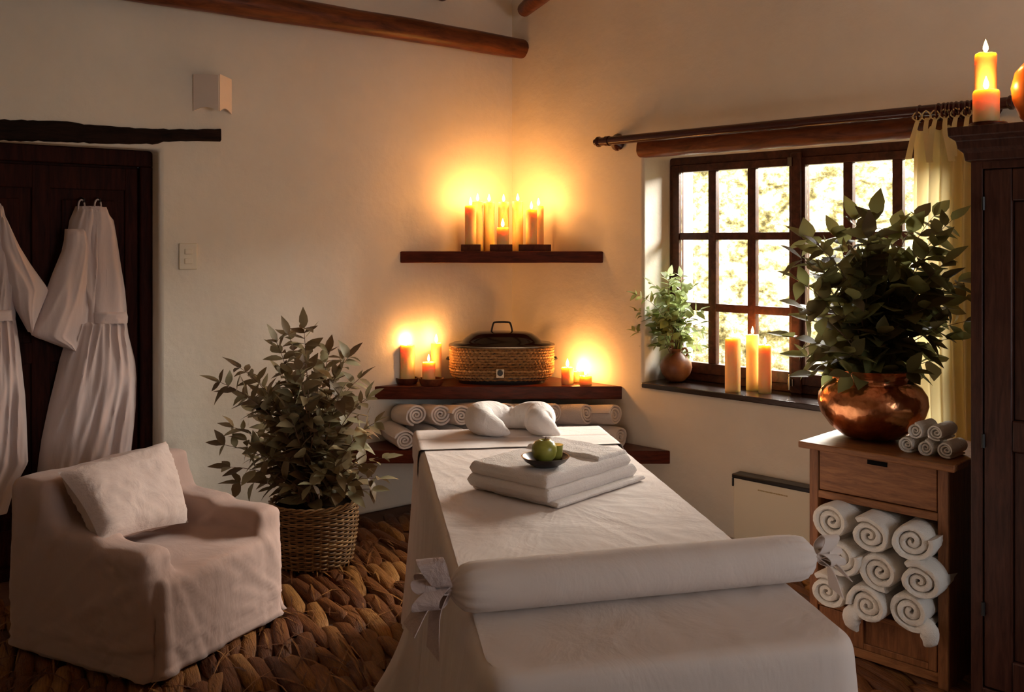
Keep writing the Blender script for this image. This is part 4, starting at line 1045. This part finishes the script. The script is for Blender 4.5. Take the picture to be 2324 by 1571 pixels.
dr = part('drawer', MB().box(x0+.038, x1-.038, y0+.004, y0+.03, NZ1+.031, CABT-.028).box(x0+.05, x1-.05, y0+.03, CD-.05, NZ1+.035, CABT-.06), M_CAB, CAB, .003)
xm = FC.hit(1990, 1047, y0).x
part('slot_handle', MB().box(xm-.036, xm+.036, y0+.0015, y0+.006, CABT-.050, CABT-.034), M_DARK, dr, label='dark slot handle')
dx0, dx1 = x0+.038, x1-.038; dz0, dz1 = .078, NZ0-.023
mb = MB().box(dx0, dx0+.17, y0+.004, y0+.024, dz0, dz1).box(dx1-.03, dx1, y0+.004, y0+.024, dz0, dz1).box(dx0+.17, dx1-.03, y0+.004, y0+.024, dz0, dz0+.022).box(dx0+.17, dx1-.03, y0+.015, y0+.02, dz0, dz1)
part('door', mb, M_CABV, CAB, .002)
# nine rolled towels in the niche
NR_ = [roll_mesh(.082, .30, 2.7, s_, .93, M_TERRY2, .10, .014) for s_ in (.6, 2.2, 4.1)]
NS = 'rolled white towels stuffed in the cabinet niche'
NT_ = {7: roll_mesh(.082, .30, 2.7, 5.2, .93, M_TERRY2, .10, .014, tail=-1), 8: roll_mesh(.082, .30, 2.7, 1.2, .93, M_TERRY2, .10, .014, tail=1)}
spots = [(1884, 1182, 'top left'), (1972, 1206, 'top middle'), (2066, 1226, 'top right'), (1906, 1262, 'centre left'), (1993, 1297, 'central'), (2086, 1310, 'centre right'), (1873, 1335, 'bottom left'), (1968, 1362, 'bottom middle'), (2062, 1388, 'bottom right')]
for i, (px, py, nm) in enumerate(spots):
    q = FC.hit(px, py, -.055); o = bpy.data.objects.new('rolled_towel', NT_.get(i) or NR_[(i*2+i//3) % 3]); COL.objects.link(o)
    o.location = FC.w(q.x, -.055-.012*(i % 2), q.z-.076); o.rotation_euler = (0, 0, FRT.rz+(-.06+.05*(i % 3))); tag(o, 'rolled white towel in the cabinet niche, %s of the nine' % nm, 'towel', NS)
    o.scale = (.97, 1, .95); o.rotation_euler[1] = i*.7*0
# towel tails hanging from two rolls
# washcloths on the cabinet
WS = [roll_mesh(.032, .13, 2.8, s_, 1, M_TERRY2, .06, .006) for s_ in (.2, 2.7)]
for i, (px, py, nm) in enumerate(((2056, 1014, 'left one in the bottom row of three'), (2098, 1016, 'middle one in the bottom row of three'), (2145, 1018, 'right one in the bottom row of three'), (2075, 972, 'left one of the two on top'), (2122, 970, 'right one of the two on top'))):
    b = on_z(2056+ (px-2056) if i < 3 else px, 1030+(i % 3)*2, CABT) if i < 3 else None
    base = FC.hit((2056, 1100, 0)[0], 1000, .05)
    xx = FC.hit(px, 1000, .075).x
    o = bpy.data.objects.new('rolled_washcloth', WS[i % 2]); COL.objects.link(o); o.location = FC.w(xx, .075, CABT+.001 if i < 3 else CABT+.056); o.rotation_euler = (0, 0, FRT.rz-.05)
    tag(o, 'small rolled washcloth on the cabinet, '+nm, 'towel', 'pyramid of five rolled washcloths')

# ---------------------------------------------------------------- wardrobe
wf = FC.w(.618, 0, 0); FW = Frame((wf.x, wf.y, 0), FRT.rz); WW, WD, WH = .95, .50, 1.925
WR = thing('wardrobe', 'tall dark wooden wardrobe with panelled doors at the right edge', 'wardrobe', wf, FRT.rz)
part('carcass', MB().box(0, WW, .022, WD, .0, WH-.11), M_WARD, WR, .003)
mb = MB()
prof = [(-.0, WH-.115), (.014, WH-.110), (.018, WH-.085), (.032, WH-.070), (.036, WH-.045), (.054, WH-.030), (.056, WH)]
rings = []
for o_, z in prof: rings.append([Vector((-o_, -o_, z)), Vector((WW+o_, -o_, z)), Vector((WW+o_, WD, z)), Vector((-o_, WD, z))])
part('crown_moulding', loft(rings), M_WARD, WR, .003, ang=30)
part('corner_post', MB().box(0, .036, -.0, .024, 0, WH-.112), M_WARD, WR, .002)
part('corner_post', MB().box(WW-.036, WW, -.0, .024, 0, WH-.112), M_WARD, WR, .002)
part('plinth', MB().box(.036, WW-.036, .0, .024, 0, .09), M_WARD, WR, .002)
zr = FW.hit(2290, 990, 0).z
for k in (0, 1):
    a, b = (.040, WW/2-.002) if k == 0 else (WW/2+.002, WW-.040)
    mb = MB().box(a, a+.085, .002, .024, .095, WH-.14).box(b-.085, b, .002, .024, .095, WH-.14).box(a+.085, b-.085, .002, .024, WH-.245, WH-.14).box(a+.085, b-.085, .002, .024, .095, .20).box(a+.085, b-.085, .002, .024, zr-.05, zr+.05)
    dd = part('door', mb, M_WARD, WR, .005)
    mb = MB()
    for c, d in ((.20, zr-.05), (zr+.05, WH-.245)):
        mb.box(a+.087, b-.087, .014, .023, c, d); mb.box(a+.125, b-.125, .008, .02, c+.04, d-.04)
    part('door_panel', mb, M_WARD, dd, .006)
    for z in (FW.hit(2232, 462, 0).z, FW.hit(2229, 1000, 0).z, .35):
        part('hinge', MB().tube([(a if k == 0 else b, -.004, z-.022), (a if k == 0 else b, -.004, z+.022)], .006, 8), M_IRON, dd)
part('rail', MB().box(.036, WW-.036, .0, .022, WH-.138, WH-.112), M_WARD, WR)
# candles on the wardrobe
cz = FW.hit(2242, 270, .06); 
q = FW.w(FW.hit(2243, 270, .10)); SD = solo('candle_stand', MB().lathe([(.055, 0), (.060, .006), (.060, .018), (.056, .022), (.0001, .022)], 36), M_STAND, (q.x, q.y, WH+.0005), 'round wooden disc under the candles on the wardrobe', 'stand', 'wooden candle stands', world=False)
s_ = FW.w(FW.hit(2238, 230, .075)); t_ = on_y(2238, 206, s_.y)
candle((s_.x, s_.y, WH+.023), 28/F*s_.y, t_.z-WH-.023, 'short thick lit candle on the wardrobe, in front of the tall one', 'candles on the wardrobe', .046, .9)
s_ = FW.w(FW.hit(2237, 230, .175)); t_ = on_y(2237, 122, s_.y)
candle((s_.x, s_.y, WH+.001), 23/F*s_.y, t_.z-WH-.001, 'tall lit candle on the wardrobe behind the short thick one', 'candles on the wardrobe', .046, 1.0)
s_ = FW.w(FW.hit(2366, 200, .13))
solo('round_vase', MB().lathe([(.0001, .001), (.035, 0), (.065, .03), (.088, .09), (.092, .13), (.080, .18), (.050, .215), (.030, .225), (.030, .245), (.035, .25), (.028, .248), (.022, .22), (.0001, .2)], 40), M_ORANGE, (s_.x, s_.y, WH+.001), 'round orange vase half out of view on the wardrobe', 'vase', world=False)
